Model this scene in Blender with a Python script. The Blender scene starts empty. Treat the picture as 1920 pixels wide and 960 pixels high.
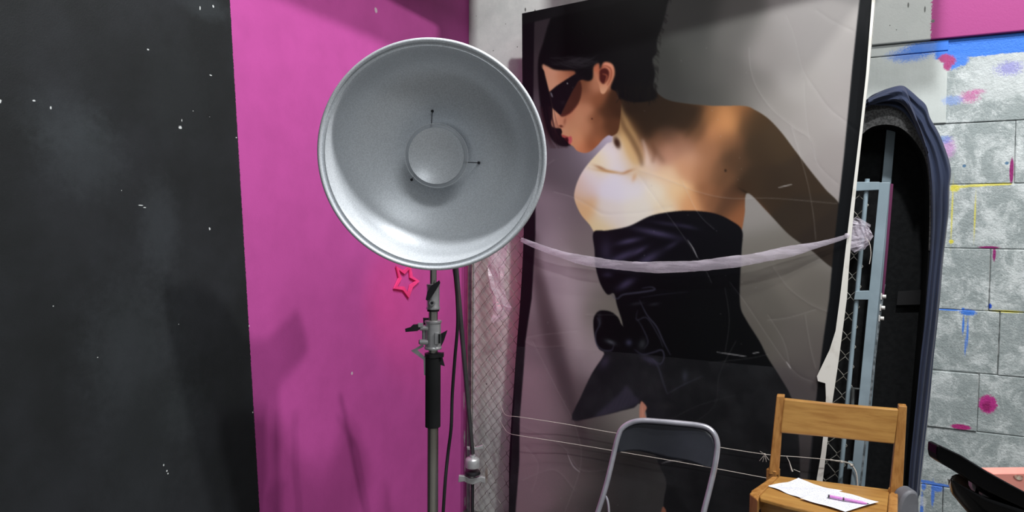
import bpy, math, random
import numpy as np
from mathutils import Vector, Matrix
random.seed(7); rng = np.random.RandomState(5)
S = bpy.context.scene
COL = S.collection
PI = math.pi
V = Vector
# ---------------------------------------------------------------- camera
F = 1250.0
CAM = V((0, 0, 1.42))
ROT = Matrix.Rotation(math.radians(87.5), 3, 'X') @ Matrix.Rotation(math.radians(0.45), 3, 'Z')
cd = bpy.data.cameras.new('camera'); cam = bpy.data.objects.new('camera', cd); COL.objects.link(cam)
cd.sensor_width = 36; cd.lens = F / 1920 * 36; cd.clip_start = 0.05
cam.matrix_world = Matrix.Translation(CAM) @ ROT.to_4x4()
S.camera = cam
def ray(px, py): return ROT @ V(((px - 960) / F, -(py - 480) / F, -1))
def hit(px, py, p0, n):
    d = ray(px, py); return CAM + d * ((p0 - CAM).dot(n) / d.dot(n))
def aty(px, py, y): return hit(px, py, V((0, y, 0)), V((0, 1, 0)))
def atz(px, py, z): return hit(px, py, V((0, 0, z)), V((0, 0, 1)))
def proj(p):
    q = ROT.transposed() @ (p - CAM); return 960 + F * q.x / -q.z, 480 - F * q.y / -q.z
# ---------------------------------------------------------------- world, lights, exposure
S.view_settings.view_transform = 'Standard'; S.view_settings.look = 'None'
S.view_settings.exposure = 0.0; S.view_settings.gamma = 1.0; S.view_settings.use_curve_mapping = False
w = bpy.data.worlds.new('room_light'); S.world = w; w.use_nodes = True
w.node_tree.nodes['Background'].inputs[0].default_value = (0.93, 0.97, 1.0, 1)
w.node_tree.nodes['Background'].inputs[1].default_value = 0.25
def area(name, loc, target, size, power, color=(1, 1, 1), sy=None):
    l = bpy.data.lights.new(name, 'AREA'); l.size = size; l.energy = power; l.color = color
    if sy: l.shape = 'RECTANGLE'; l.size_y = sy
    o = bpy.data.objects.new(name, l); COL.objects.link(o); o.location = loc
    o.rotation_euler = (V(target) - V(loc)).to_track_quat('-Z', 'Y').to_euler(); return o
KEY = V((2.03, 0.76, 4.1)); KEY2 = V((0.72, 0.68, 4.1))
area('lamp_light', KEY, (0.1, 2.2, 0.9), 0.14, 80, (1.0, 0.99, 0.97))
area('second_lamp_light', KEY2, (0.1, 2.2, 0.9), 0.14, 92, (0.98, 0.99, 1.0))
area('fill_light', (1.0, -1.4, 3.8), (0.1, 2.5, 1.0), 1.5, 40, (0.95, 0.98, 1.0), 0.5)  # broad fill added behind the camera, no fixture belongs to it
# ---------------------------------------------------------------- room frame
C0 = V((-0.219, 3.3, 0))
A = math.radians(25)
U = V((math.cos(A), -math.sin(A), 0)); N = V((-math.sin(A), -math.cos(A), 0)); Z = V((0, 0, 1))
def W(u, w_, z): return C0 + U * u + N * w_ + Z * z
def onback(px, py, w_=0.0): return hit(px, py, C0 + N * w_, N)
def uz(px, py, w_=0.0):
    p = onback(px, py, w_); return (p - C0).dot(U), p.z
def onleft(px, py): return hit(px, py, C0, U)
def tz(px, py):
    p = onleft(px, py); return (p - C0).dot(N), p.z
# ---------------------------------------------------------------- mesh helpers
class MB:
    def __init__(s): s.v = []; s.f = []
    def add(s, vs, fs):
        o = len(s.v); s.v += [tuple(v) for v in vs]; s.f += [tuple(i + o for i in f) for f in fs]; return s
    def box(s, c, ax, ay, az):                      # centre and three half-extent vectors
        c = V(c); vs = [c + ax * i + ay * j + az * k for i in (-1, 1) for j in (-1, 1) for k in (-1, 1)]
        return s.add(vs, [(0, 1, 3, 2), (4, 6, 7, 5), (0, 4, 5, 1), (2, 3, 7, 6), (0, 2, 6, 4), (1, 5, 7, 3)])
    def tube(s, pts, r, n=10, cap=True, flat=1.0):
        pts = [V(p) for p in pts]; rs = r if isinstance(r, (list, tuple)) else [r] * len(pts)
        vs = []; up = None
        for i, p in enumerate(pts):
            t = (pts[min(i + 1, len(pts) - 1)] - pts[max(i - 1, 0)]).normalized()
            if up is None: up = V((0, 0, 1)) if abs(t.z) < .9 else V((0, -1, 0))
            a = up.cross(t)
            if a.length < 1e-4: a = V((1, 0, 0)).cross(t)
            a.normalize(); b = t.cross(a).normalized(); up = b
            for k in range(n):
                th = 2 * PI * k / n; vs.append(p + a * math.cos(th) * rs[i] + b * math.sin(th) * rs[i] * flat)
        m = len(pts); fs = [(i * n + k, i * n + (k + 1) % n, (i + 1) * n + (k + 1) % n, (i + 1) * n + k) for i in range(m - 1) for k in range(n)]
        if cap: fs += [tuple(range(n))[::-1], tuple((m - 1) * n + k for k in range(n))]
        return s.add(vs, fs)
    def lathe(s, prof, o, ax, n=32, close=False, cap=True):   # prof: (radius, height along ax)
        ax = V(ax).normalized(); a = ax.orthogonal().normalized(); b = ax.cross(a); vs = []
        for r, h in prof:
            for k in range(n):
                th = 2 * PI * k / n; vs.append(V(o) + ax * h + (a * math.cos(th) + b * math.sin(th)) * r)
        m = len(prof); R_ = range(m if close else m - 1)
        fs = [(i * n + k, i * n + (k + 1) % n, ((i + 1) % m) * n + (k + 1) % n, ((i + 1) % m) * n + k) for i in R_ for k in range(n)]
        if not close and cap:
            if prof[0][0] > 1e-5: fs.append(tuple(range(n))[::-1])
            if prof[-1][0] > 1e-5: fs.append(tuple((m - 1) * n + k for k in range(n)))
        return s.add(vs, fs)
    def prism(s, pts, d):                           # polygon swept by vector d
        n = len(pts); vs = [V(p) for p in pts] + [V(p) + d for p in pts]
        return s.add(vs, [tuple(range(n))[::-1], tuple(range(n, 2 * n))] + [(i, (i + 1) % n, n + (i + 1) % n, n + i) for i in range(n)])
    def ring(s, outer, inner, d):                   # band between two matching closed outlines, swept by d
        n = len(outer); vs = [V(p) for p in outer] + [V(p) for p in inner]; vs += [v + d for v in vs]; fs = []
        for i in range(n):
            j = (i + 1) % n
            fs += [(i, j, n + j, n + i), (2 * n + i, 3 * n + i, 3 * n + j, 2 * n + j), (i, 2 * n + i, 2 * n + j, j), (n + i, n + j, 3 * n + j, 3 * n + i)]
        return s.add(vs, fs)
    def grid(s, rows):                              # rows: list of lists of points
        m = len(rows); n = len(rows[0])
        return s.add([p for r in rows for p in r], [(i * n + k, i * n + k + 1, (i + 1) * n + k + 1, (i + 1) * n + k) for i in range(m - 1) for k in range(n - 1)])
    def build(s, name, mat, parent=None, smooth=False, bevel=0, solid=0, sub=0, fix=True, origin=None):
        me = bpy.data.meshes.new(name); me.from_pydata(s.v, [], s.f)
        o = bpy.data.objects.new(name, me); COL.objects.link(o); me.materials.append(mat)
        if fix:
            import bmesh
            bm = bmesh.new(); bm.from_mesh(me); bmesh.ops.remove_doubles(bm, verts=bm.verts, dist=1e-6)
            bmesh.ops.recalc_face_normals(bm, faces=bm.faces); bm.to_mesh(me); bm.free()
        if smooth:
            me.polygons.foreach_set('use_smooth', [True] * len(me.polygons))
            try: me.set_sharp_from_angle(angle=math.radians(42))
            except Exception: pass
        if solid: m = o.modifiers.new('s', 'SOLIDIFY'); m.thickness = solid; m.offset = 0
        if bevel: m = o.modifiers.new('b', 'BEVEL'); m.width = bevel; m.segments = 2; m.limit_method = 'ANGLE'
        if sub: m = o.modifiers.new('u', 'SUBSURF'); m.levels = sub; m.render_levels = sub
        if parent: adopt(o, parent)
        return o
def adopt(o, p):
    bpy.context.view_layer.update()
    o.parent = p; o.matrix_parent_inverse = p.matrix_world.inverted()
def thing(name, label, cat, loc, group=None):
    o = bpy.data.objects.new(name, None); COL.objects.link(o); o.location = loc; o.empty_display_size = .1
    bpy.context.view_layer.update()
    return tag(o, label, cat, group)
def tag(o, label, cat, group=None):
    o['label'] = label; o['category'] = cat
    if group: o['group'] = group
    return o
def struct(o): o['kind'] = 'structure'; return o
def spline(pts, k=8, closed=False):
    pts = [V(p) if len(p) == 3 else V((p[0], p[1], 0)) for p in pts]; n = len(pts); out = []
    for i in range(n if closed else n - 1):
        g = (lambda j: pts[j % n]) if closed else (lambda j: pts[max(0, min(n - 1, j))])
        p0, p1, p2, p3 = g(i - 1), g(i), g(i + 1), g(i + 2)
        for q in range(k):
            t = q / k; out.append(0.5 * ((2 * p1) + (p2 - p0) * t + (2 * p0 - 5 * p1 + 4 * p2 - p3) * t * t + (3 * p1 - p0 - 3 * p2 + p3) * t ** 3))
    if not closed: out.append(pts[-1])
    return out
# ---------------------------------------------------------------- materials
def lin(c): return tuple(((x / 255) / 12.92 if x / 255 <= .04045 else ((x / 255 + .055) / 1.055) ** 2.4) for x in c)
def c4(c): return (*lin(c), 1)
class NT:
    def __init__(s, name):
        s.m = bpy.data.materials.new(name); s.m.use_nodes = True; s.t = s.m.node_tree; s.n = s.t.nodes
        s.b = s.n['Principled BSDF']; s.out = s.n['Material Output']
    def new(s, ty, **k):
        n = s.n.new(ty)
        for a, b in k.items(): setattr(n, a, b)
        return n
    def put(s, sock, v):
        if isinstance(v, bpy.types.NodeSocket): s.t.links.new(v, sock)
        elif isinstance(v, (tuple, list, Vector)) and len(v) == 3 and len(sock.default_value) == 4: sock.default_value = (*v, 1)
        else: sock.default_value = v
    def math(s, op, a, b=0.0, c=None, clamp=False):
        n = s.new('ShaderNodeMath', operation=op, use_clamp=clamp); s.put(n.inputs[0], a); s.put(n.inputs[1], b)
        if c is not None: s.put(n.inputs[2], c)
        return n.outputs[0]
    def pos(s): return s.new('ShaderNodeNewGeometry').outputs['Position']
    def obj(s): return s.new('ShaderNodeTexCoord').outputs['Object']
    def dot(s, a, v):
        n = s.new('ShaderNodeVectorMath', operation='DOT_PRODUCT'); s.put(n.inputs[0], a); n.inputs[1].default_value = v; return n.outputs['Value']
    def comb(s, x, y, z=0.0):
        n = s.new('ShaderNodeCombineXYZ'); s.put(n.inputs[0], x); s.put(n.inputs[1], y); s.put(n.inputs[2], z); return n.outputs[0]
    def noise(s, vec, scale, detail=4, rough=.55, dist=0):
        n = s.new('ShaderNodeTexNoise'); s.put(n.inputs['Vector'], vec); n.inputs['Scale'].default_value = scale
        n.inputs['Detail'].default_value = detail; n.inputs['Roughness'].default_value = rough; n.inputs['Distortion'].default_value = dist
        return n.outputs[0]
    def scale(s, vec, v):
        n = s.new('ShaderNodeVectorMath', operation='MULTIPLY'); s.put(n.inputs[0], vec); n.inputs[1].default_value = v; return n.outputs[0]
    def ramp(s, x, a, b):
        n = s.new('ShaderNodeMapRange', interpolation_type='SMOOTHSTEP'); s.put(n.inputs[0], x); n.inputs[1].default_value = a; n.inputs[2].default_value = b; return n.outputs[0]
    def mix(s, f, a, b):
        n = s.new('ShaderNodeMix', data_type='RGBA'); s.put(n.inputs[0], f); s.put(n.inputs[6], a); s.put(n.inputs[7], b); return n.outputs[2]
    def bump(s, h, strength=.3, dist=.002):
        n = s.new('ShaderNodeBump'); n.inputs['Strength'].default_value = strength; n.inputs['Distance'].default_value = dist
        s.put(n.inputs['Height'], h); s.t.links.new(n.outputs[0], s.b.inputs['Normal']); return n.outputs[0]
    def base(s, c): s.put(s.b.inputs['Base Color'], c)
    def rough(s, v): s.put(s.b.inputs['Roughness'], v)
def pmat(name, c, rough=.5, metal=0, c2=None, sc=12, bs=0, bstr=.3, bd=.001, stretch=None, spec=None, coat=0, lo=.35, hi=.65):
    t = NT(name); p = t.obj()
    if stretch: p = t.scale(p, stretch)
    t.rough(rough); t.b.inputs['Metallic'].default_value = metal
    if spec is not None: t.b.inputs['Specular IOR Level'].default_value = spec
    if coat: t.b.inputs['Coat Weight'].default_value = coat; t.b.inputs['Coat Roughness'].default_value = .08
    c2 = c2 or tuple(x * .88 for x in c)
    t.base(t.mix(t.ramp(t.noise(p, sc), lo, hi), c4(c), c4(c2)))
    if bs: t.bump(t.noise(p, bs, 5), bstr, bd)
    return t.m
# ================================================================ STRUCTURE
MAG = (178, 76, 147)
def blob(t, UZ, cu, cz, ru, rz, amp=.5, nz=None, soft=.25):
    """soft-edged paint patch centred at (cu, cz) on a wall, edge broken up by noise"""
    a = t.math('MULTIPLY', t.math('SUBTRACT', UZ[0], cu), 1 / ru); b = t.math('MULTIPLY', t.math('SUBTRACT', UZ[1], cz), 1 / rz)
    d = t.math('SQRT', t.math('ADD', t.math('MULTIPLY', a, a), t.math('MULTIPLY', b, b)))
    d = t.math('ADD', d, t.math('MULTIPLY', t.math('SUBTRACT', nz, .5), amp * 2))
    return t.math('SUBTRACT', 1.0, t.ramp(d, 1 - soft, 1 + soft))
def pblob(t, UZ, px, py, rx, ry, fn, dist, **k):
    u, z = fn(px, py); return blob(t, UZ, u, z, rx * dist, ry * dist / 1.0, **k)
# left wall: black field, magenta field
t = NT('black_and_magenta_wall_paint'); P = t.pos(); rel = t.new('ShaderNodeVectorMath', operation='SUBTRACT'); t.put(rel.inputs[0], P); rel.inputs[1].default_value = C0; P = rel.outputs[0]
T = t.dot(P, N); Zz = t.dot(P, Z); nf = t.noise(P, 180, 3); nl = t.noise(P, 9, 5); nm = t.noise(P, 45, 5, .65)
(t0, z0), (t1, z1) = tz(431, 0), tz(487, 960); sl = (t1 - t0) / (z1 - z0)
edge = t.math('ADD', t.math('SUBTRACT', T, t.math('ADD', t.math('MULTIPLY', Zz, sl), t0 - sl * z0)), t.math('MULTIPLY', t.math('SUBTRACT', nf, .5), .006))
fb = t.ramp(edge, -.0012, .0012)
blk = t.mix(t.ramp(t.noise(P, 3.2, 6, .6), .35, .75), c4((31, 33, 34)), c4((41, 43, 46)))
mag = t.mix(t.ramp(nl, .3, .75), c4(MAG), c4((170, 72, 140)))
for (px, py, rx, ry, am) in [(160, 290, 40, 40, .35), (120, 228, 40, 30, .25), (300, 430, 22, 55, .3), (330, 180, 40, 60, .12), (270, 760, 60, 150, .18), (240, 650, 50, 60, .2), (385, 14, 34, 14, .4), (345, 770, 30, 30, .2)]:
    m_ = pblob(t, (T, Zz), px, py, rx, ry, tz, .0022, amp=.7, nz=nm, soft=.6)
    blk = t.mix(t.math('MULTIPLY', m_, am * .15), blk, c4((120, 130, 136)))
chips = [(64, 189, 3, 2), (95, 202, 2, 3), (338, 239, 5, 4), (341, 226, 1.5, 4), (393, 429, 2.5, 4), (395, 141, 4, 1.6), (264, 385, 7, 1.2), (271, 389, 4, 1.2), (307, 872, 2, 3), (313, 883, 2, 3), (315, 888, 2, 2), (443, 258, 2.5, 2), (467, 611, 2, 2.5), (474, 773, 2, 2.5), (183, 670, 1.5, 1.5), (100, 574, 1.5, 1.5), (228, 357, 1, 1), (278, 93, 3, 2), (375, 15, 2, 5), (400, 12, 3, 4), (335, 608, 1.5, 1.2), (0, 190, 3, 4), (362, 208, 1.2, 1.2), (393, 219, 1.2, 1.2)]
col = t.mix(fb, mag, blk)
for (px, py, rx, ry) in chips:
    m_ = pblob(t, (T, Zz), px, py, rx, ry, tz, .0009, amp=.9, nz=nf, soft=.35)
    col = t.mix(m_, col, c4((196, 200, 200)))
for (px, py, rx, ry) in [(872, 690, 3, 12), (870, 750, 2, 20), (871, 820, 3, 14), (872, 870, 2, 20), (705, 20, 3, 4), (660, 700, 2, 2), (872, 940, 3, 8)]:
    m_ = pblob(t, (T, Zz), px, py, rx, ry, tz, .0026, amp=1.0, nz=nm, soft=.3)
    col = t.mix(m_, col, c4((190, 170, 182)))
t.base(col); t.rough(t.math('ADD', t.math('MULTIPLY', fb, -.05), .6)); t.b.inputs['Specular IOR Level'].default_value = .14
t.bump(t.math('ADD', t.noise(P, 300, 3), t.math('MULTIPLY', nl, 3)), .35, .0012); M_left = t.m
H = 4.2
struct(MB().box(W(-.06, 1.9, H / 2), U * .06, N * 1.9, Z * (H / 2)).build('wall_left', M_left))
# back wall: painted plaster on the left, block courses on the right
def back_paint(name, c1, c2, kind):
    t = NT(name); P = t.pos(); rel = t.new('ShaderNodeVectorMath', operation='SUBTRACT'); t.put(rel.inputs[0], P); rel.inputs[1].default_value = C0; P = rel.outputs[0]
    T = t.dot(P, U); Zz = t.dot(P, Z); UZ = (T, Zz); nf = t.noise(P, 170, 4, .7); nl = t.noise(P, 7, 6, .7); nm = t.noise(P, 60, 5, .7)
    if kind == 'block':
        a = t.ramp(t.math('ADD', t.math('MULTIPLY', t.noise(P, 11, 7, .72, .6), .9), t.math('MULTIPLY', nf, .25)), .5, .72)
        st = t.noise(t.scale(P, (6, 6, 1)), 22, 4, .7)
        a = t.math('ADD', a, t.math('MULTIPLY', t.ramp(st, .6, .75), .35), clamp=True)
        col = t.mix(a, c4(c1), c4(c2))
    else:
        col = t.mix(t.ramp(nl, .35, .7), c4(c1), c4(c2))
    def dab(px, py, rx, ry, c, amp=.6, soft=.3, k=1.0, nz=None, d=.00185):
        nonlocal col
        m_ = pblob(t, UZ, px, py, rx, ry, uz, d, amp=amp, nz=nz or nf, soft=soft)
        col = t.mix(t.math('MULTIPLY', m_, k), col, c4(c))
    if kind == 'plaster':
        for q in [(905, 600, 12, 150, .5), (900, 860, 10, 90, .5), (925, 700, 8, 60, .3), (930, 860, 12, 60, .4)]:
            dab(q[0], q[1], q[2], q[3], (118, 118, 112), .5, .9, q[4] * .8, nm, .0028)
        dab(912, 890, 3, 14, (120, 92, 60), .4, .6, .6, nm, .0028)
        for q in [(985, 18, 2, 5), (1003, 20, 1.5, 3), (925, 95, 2, 1), (970, 88, 1.5, 1.5), (912, 720, 2, 2), (955, 870, 2, 3), (928, 905, 2, 2), (895, 900, 2, 2), (918, 925, 1.5, 2), (893, 30, 1, 1), (948, 45, 1, 1)]: dab(*q, (70, 70, 66), .5, .3, .9)
    BL, PU, YE = (68, 124, 214), (140, 36, 106), (214, 204, 72)
    if kind in ('block', 'render'):
        dab(1890, 118, 60, 34, (190, 196, 197), .6, .3, .8, nm); dab(1860, 165, 60, 22, (192, 198, 198), .7, .4, .7, nm)
        dab(1705, 103, 34, 13, BL, 1.0, .5, .8); dab(1738, 90, 36, 13, BL, .9, .3, .9)
        _, zb0 = uz(1755, 92); ub0, _ = uz(1752, 92); _, zb1 = uz(1850, 104)
        e1 = t.ramp(t.math('ADD', t.math('SUBTRACT', T, ub0), t.math('MULTIPLY', t.math('SUBTRACT', nm, .5), .06)), -.01, .01)
        e2 = t.ramp(t.math('ADD', t.math('SUBTRACT', Zz, zb1), t.math('MULTIPLY', t.math('SUBTRACT', nm, .5), .02)), -.003, .003)
        col = t.mix(t.math('MULTIPLY', e1, e2), col, c4((60, 120, 216)))
        dab(1786, 118, 14, 12, BL, .7, .3); dab(1802, 112, 12, 12, BL, .7, .3)
        dab(1772, 110, 12, 8, (160, 64, 116), .6, .3); dab(1781, 114, 10, 10, (160, 64, 116), .6, .3); dab(1776, 124, 7, 9, (160, 64, 116), .6, .3)
        dab(1892, 128, 20, 12, (112, 104, 196), 1.4, .5, .6); dab(1818, 182, 15, 10, (190, 84, 150), 1.4, .5, .7); dab(1832, 172, 12, 5, (190, 84, 150), 1.3, .5, .6)
        dab(1786, 188, 16, 9, (120, 150, 214), 1.1, .4, .6); dab(1777, 278, 12, 18, (196, 140, 200), .8, .5, .7); dab(1772, 262, 10, 8, BL, 1.1, .4, .5)
        dab(1897, 320, 3.6, 24, PU, .2, .2)
        dab(1808, 311, 3, 3, (84, 120, 150), .3, .3); dab(1888, 306, 3, 3, (84, 120, 150), .3, .3)
        dab(1855, 464, 17, 2.6, PU, .4, .3); dab(1864, 477, 2.6, 13, PU, .4, .3)
        dab(1856, 574, 3, 5, (36, 80, 190), .3, .3)
        dab(1852, 758, 15, 18, (176, 46, 128), .5, .15); dab(1850, 762, 7, 9, (130, 22, 86), .8, .4, .8); dab(1801, 800, 17, 5.5, (168, 44, 116), .3, .2)
        for (x0, y0, rx) in [(1800, 350, 16), (1830, 348, 18), (1860, 346, 18), (1885, 345, 10)]: dab(x0, y0, rx, 2.6, YE, .5, .4, .8)
        dab(1790, 353, 8, 7, YE, .5, .4, .9); dab(1785, 400, 1.6, 50, YE, .5, .7, .8); dab(1828, 405, 1.4, 38, YE, .5, .7, .8); dab(1784, 453, 4, 4, YE, .4, .4)
        dab(1888, 584, 28, 2.4, YE, .5, .4, .8)
        dab(1779, 581, 20, 1.6, BL, .3, .4); dab(1815, 586, 13, 6, BL, .6, .3); dab(1806, 610, 1.8, 18, BL, .4, .4); dab(1814, 625, 1.8, 26, BL, .5, .5, .9); dab(1810, 650, 1.6, 16, BL, .5, .5, .8); dab(1806, 580, 3, 3, BL, .3, .3)
        for (x0, y0, rx, ry) in [(1735, 903, 18, 3), (1760, 909, 24, 3), (1732, 912, 4, 8), (1749, 925, 3, 26), (1757, 915, 10, 8), (1728, 960, 3, 40)]: dab(x0, y0, rx, ry, (84, 128, 214), .5, .3)
        dab(1730, 940, 7, 10, (206, 210, 210), .3, .2, .6); dab(1735, 975, 9, 12, (206, 210, 210), .3, .2, .6)
    if kind == 'beam':
        u0, _ = uz(1745, 40); e = t.math('ADD', t.math('SUBTRACT', T, u0), t.math('MULTIPLY', t.math('SUBTRACT', nf, .5), .03))
        col = t.mix(t.ramp(e, -.002, .002), col, c4((158, 62, 124)))
        for q in [(1702, 12, 1.5, 5), (1733, 20, 1.5, 6), (1748, 42, 3, 3), (1668, 50, 1, 1), (1680, 58, 1, 1)]: dab(*q, (96, 98, 96), .4, .3)
    t.base(col); t.rough(.62); t.b.inputs['Specular IOR Level'].default_value = .3
    if kind == 'block': t.bump(t.math('ADD', nf, t.math('MULTIPLY', nm, 2.0)), .6, .003)
    elif kind == 'render': t.bump(t.math('ADD', t.math('MULTIPLY', nf, .5), t.math('MULTIPLY', t.noise(t.scale(P, (5, 5, .6)), 12, 3), .8)), .35, .002)
    else: t.bump(t.math('ADD', nf, t.math('MULTIPLY', nm, 1.0)), .25, .0015)
    return t.m
M_plaster = back_paint('grey_wall_paint', (206, 210, 204), (190, 195, 190), 'plaster')
M_block = back_paint('grey_block_paint', (146, 155, 155), (200, 206, 206), 'block')
M_render = back_paint('pale_render_paint', (190, 196, 193), (180, 186, 183), 'render')
M_beam = back_paint('beam_paint', (186, 190, 187), (178, 182, 179), 'beam')
M_mortar = pmat('dark_mortar', (120, 124, 122), .9, c2=(206, 208, 206), sc=14, bs=80, lo=.42, hi=.52)
ub = uz(1560, 300)[0]; UE = uz(2080, 300)[0]
wall = struct(MB().box(W((ub - .02) / 2, -.06, H / 2), U * ((ub + .02) / 2), N * .06, Z * (H / 2)).build('wall_back', M_plaster))
core = MB().box(W((ub + UE) / 2, -.068, H / 2), U * ((UE - ub) / 2), N * .06, Z * (H / 2)).build('mortar_bed', M_mortar, wall)
zr = [uz(1850, y)[1] for y in (66, 228, 345, 466, 583, 702, 812, 925, 1040)]; zr += [zr[-1] - .22, 0.0] if zr[-1] > .3 else [0.0]
joints = [[1640, 2010], [1896], [1770, 2000], [1858], [1880], [1845], [2020], [1785], [1880], [1840], [1800]]
BW = .56
def slab(u0, u1, z0, z1, pr, name, mat, par, wob=.0015):
    m = MB(); w0, w1 = -.03, pr
    q = [W(u0, w1, z0), W(u1, w1, z0), W(u1, w1, z1), W(u0, w1, z1)]; q = [p + U * rng.uniform(-wob, wob) + Z * rng.uniform(-wob, wob) + N * rng.uniform(-.001, .001) for p in q]
    m.prism(q, N * (w0 - w1)); return m.build(name, mat, par, bevel=.003)
z_beam = zr[0]
up, _ = uz(1770, 230)
for i in range(len(zr) - 1):
    z1, z0 = zr[i], zr[i + 1]
    u_j = uz(joints[i][0], 460)[0] if i else up
    us = [u_j + k * BW for k in range(-3, 5)]
    us = [max(ub, min(UE, x)) for x in us]
    for a, b in zip(us, us[1:]):
        if b - a < .02: continue
        if i == 0 and b <= up + .001: continue
        if i == 1 and a < up and b <= up: continue
        slab(a + .0011, b - .0011, z0 + .0011, z1 - .0011, rng.uniform(-.001, .004), 'block', M_block, wall)
slab(ub, up + .004, zr[1] + .002, z_beam - .045, .0055, 'render_panel', M_render, wall)
slab(ub, up + .004, z_beam - .042, z_beam - .004, .006, 'render_strip', M_render, wall)
bm_ = struct(MB().box(W((ub + UE) / 2, -.05, (z_beam + H) / 2), U * ((UE - ub) / 2), N * .066, Z * ((H - z_beam) / 2)).build('trim_1', M_beam, bevel=.004))
# floor, ceiling, unseen bulkheads added and sized to shade the tops of both walls
M_floor = pmat('concrete_floor', (120, 118, 114), .6, c2=(98, 96, 94), sc=5, bs=60, bstr=.2)
M_ceil = pmat('white_ceiling', (200, 200, 198), .8, sc=4)
struct(MB().box(V((0, 1.0, -.05)), V((4.5, 0, 0)), V((0, 4.5, 0)), Z * .05).build('floor', M_floor))
struct(MB().box(V((0, 1.0, H + .05)), V((4.5, 0, 0)), V((0, 4.5, 0)), Z * .05).build('ceiling', M_ceil))
SB = 2.56
struct(MB().box(W(.21, 2.0, (SB + H) / 2), U * .21, N * 1.6, Z * ((H - SB) / 2)).build('trim_2', M_ceil))
struct(MB().box(W(1.41, .29, (SB + H) / 2), U * .55, N * .29, Z * ((H - SB) / 2)).build('trim_3', M_ceil))
# ================================================================ POSTER (flat print; drawn in the print's own coordinates)
CX0, CY0, CW, CH = 925, -150, 765, 1400
YY, XX = np.mgrid[0:CH, 0:CW].astype(np.float32); XX += CX0; YY += CY0
def blur(a, s):
    if s < .4: return a
    r = int(3 * s) + 1; k = np.exp(-np.arange(-r, r + 1) ** 2 / (2 * s * s)); k /= k.sum(); k = k.astype(np.float32)
    b = np.pad(a, ((r, r), (0, 0)), mode='edge'); o = np.zeros_like(a)
    for i, w_ in enumerate(k): o += w_ * b[i:i + a.shape[0]]
    b = np.pad(o, ((0, 0), (r, r)), mode='edge'); o2 = np.zeros_like(a)
    for i, w_ in enumerate(k): o2 += w_ * b[:, i:i + a.shape[1]]
    return o2
def pm(pts, sm=True, soft=.7, k=6):
    if sm: pts = [(p.x, p.y) for p in spline(pts, k, True)]
    xs = np.array([p[0] for p in pts]); ys = np.array([p[1] for p in pts])
    y0 = max(0, int(ys.min() - CY0) - 1); y1 = min(CH, int(ys.max() - CY0) + 2); M = np.zeros((CH, CW), np.float32)
    x2 = np.roll(xs, -1); y2 = np.roll(ys, -1); cx = np.arange(CW) + CX0
    for r in range(y0, y1):
        for sub in (-.25, .25):
            yy = r + CY0 + sub; c = (ys <= yy) != (y2 <= yy)
            if not c.any(): continue
            xi = np.sort(xs[c] + (yy - ys[c]) / (y2[c] - ys[c]) * (x2[c] - xs[c]))
            for a, b in zip(xi[::2], xi[1::2]): M[r] += .5 * np.clip(np.minimum(cx + .5, b) - np.maximum(cx - .5, a), 0, 1)
    return blur(M, soft)
def field(cp, sig):
    q = 4; X = XX[::q, ::q]; Y = YY[::q, ::q]; num = np.zeros(X.shape + (3,), np.float32); den = np.zeros(X.shape, np.float32) + 1e-30
    for (x, y, c) in cp:
        d2 = (X - x) ** 2 + (Y - y) ** 2; w_ = np.exp(-d2 / (2 * sig * sig)) + 1e-3 / (1 + d2 / (sig * sig)) ** 3
        den += w_; num += w_[..., None] * np.array(c, np.float32)
    f = num / den[..., None]; yi = np.arange(CH) / q; xi = np.arange(CW) / q
    a = np.minimum(yi.astype(int), f.shape[0] - 2); b = np.minimum(xi.astype(int), f.shape[1] - 2); fy = np.clip(yi - a, 0, 1)[:, None, None]; fx = np.clip(xi - b, 0, 1)[None, :, None]
    return (f[a][:, b] * (1 - fy) * (1 - fx) + f[a + 1][:, b] * fy * (1 - fx) + f[a][:, b + 1] * (1 - fy) * fx + f[a + 1][:, b + 1] * fy * fx)
ART = np.zeros((CH, CW, 3), np.float32)
def over(m, c, a=1.0):
    m = (m * a)[..., None]; ART[:] = ART * (1 - m) + m * (c if isinstance(c, np.ndarray) else np.array(c, np.float32))
def g(x, y, rx, ry, c, a=1.0, ang=0, mask=None, p=1.0):
    t = math.radians(ang); dx = XX - x; dy = YY - y; u = (dx * math.cos(t) + dy * math.sin(t)) / rx; v = (-dx * math.sin(t) + dy * math.cos(t)) / ry
    m = np.exp(-(u * u + v * v) ** p); over(m if mask is None else m * mask, c, a)
def line(pts, wd, c, a=1.0, soft=.6, mask=None, taper=True):
    pts = spline(pts, 10); m = np.zeros((CH, CW), np.float32); n = len(pts)
    for i in range(n - 1):
        p, q = pts[i], pts[i + 1]; w_ = wd * (.35 + .65 * math.sin(PI * (i + .5) / n)) if taper else wd
        x0 = int(max(0, min(p.x, q.x) - CX0 - wd - 2)); x1 = int(min(CW, max(p.x, q.x) - CX0 + wd + 3)); y0 = int(max(0, min(p.y, q.y) - CY0 - wd - 2)); y1 = int(min(CH, max(p.y, q.y) - CY0 + wd + 3))
        if x1 <= x0 or y1 <= y0: continue
        X = XX[y0:y1, x0:x1]; Y = YY[y0:y1, x0:x1]; dx, dy = q.x - p.x, q.y - p.y; L = dx * dx + dy * dy + 1e-9
        t = np.clip(((X - p.x) * dx + (Y - p.y) * dy) / L, 0, 1); d = np.hypot(X - p.x - t * dx, Y - p.y - t * dy)
        m[y0:y1, x0:x1] = np.maximum(m[y0:y1, x0:x1], np.clip(w_ / 2 + .5 - d, 0, 1))
    m = blur(m, soft); over(m if mask is None else m * mask, c, a)
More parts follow.
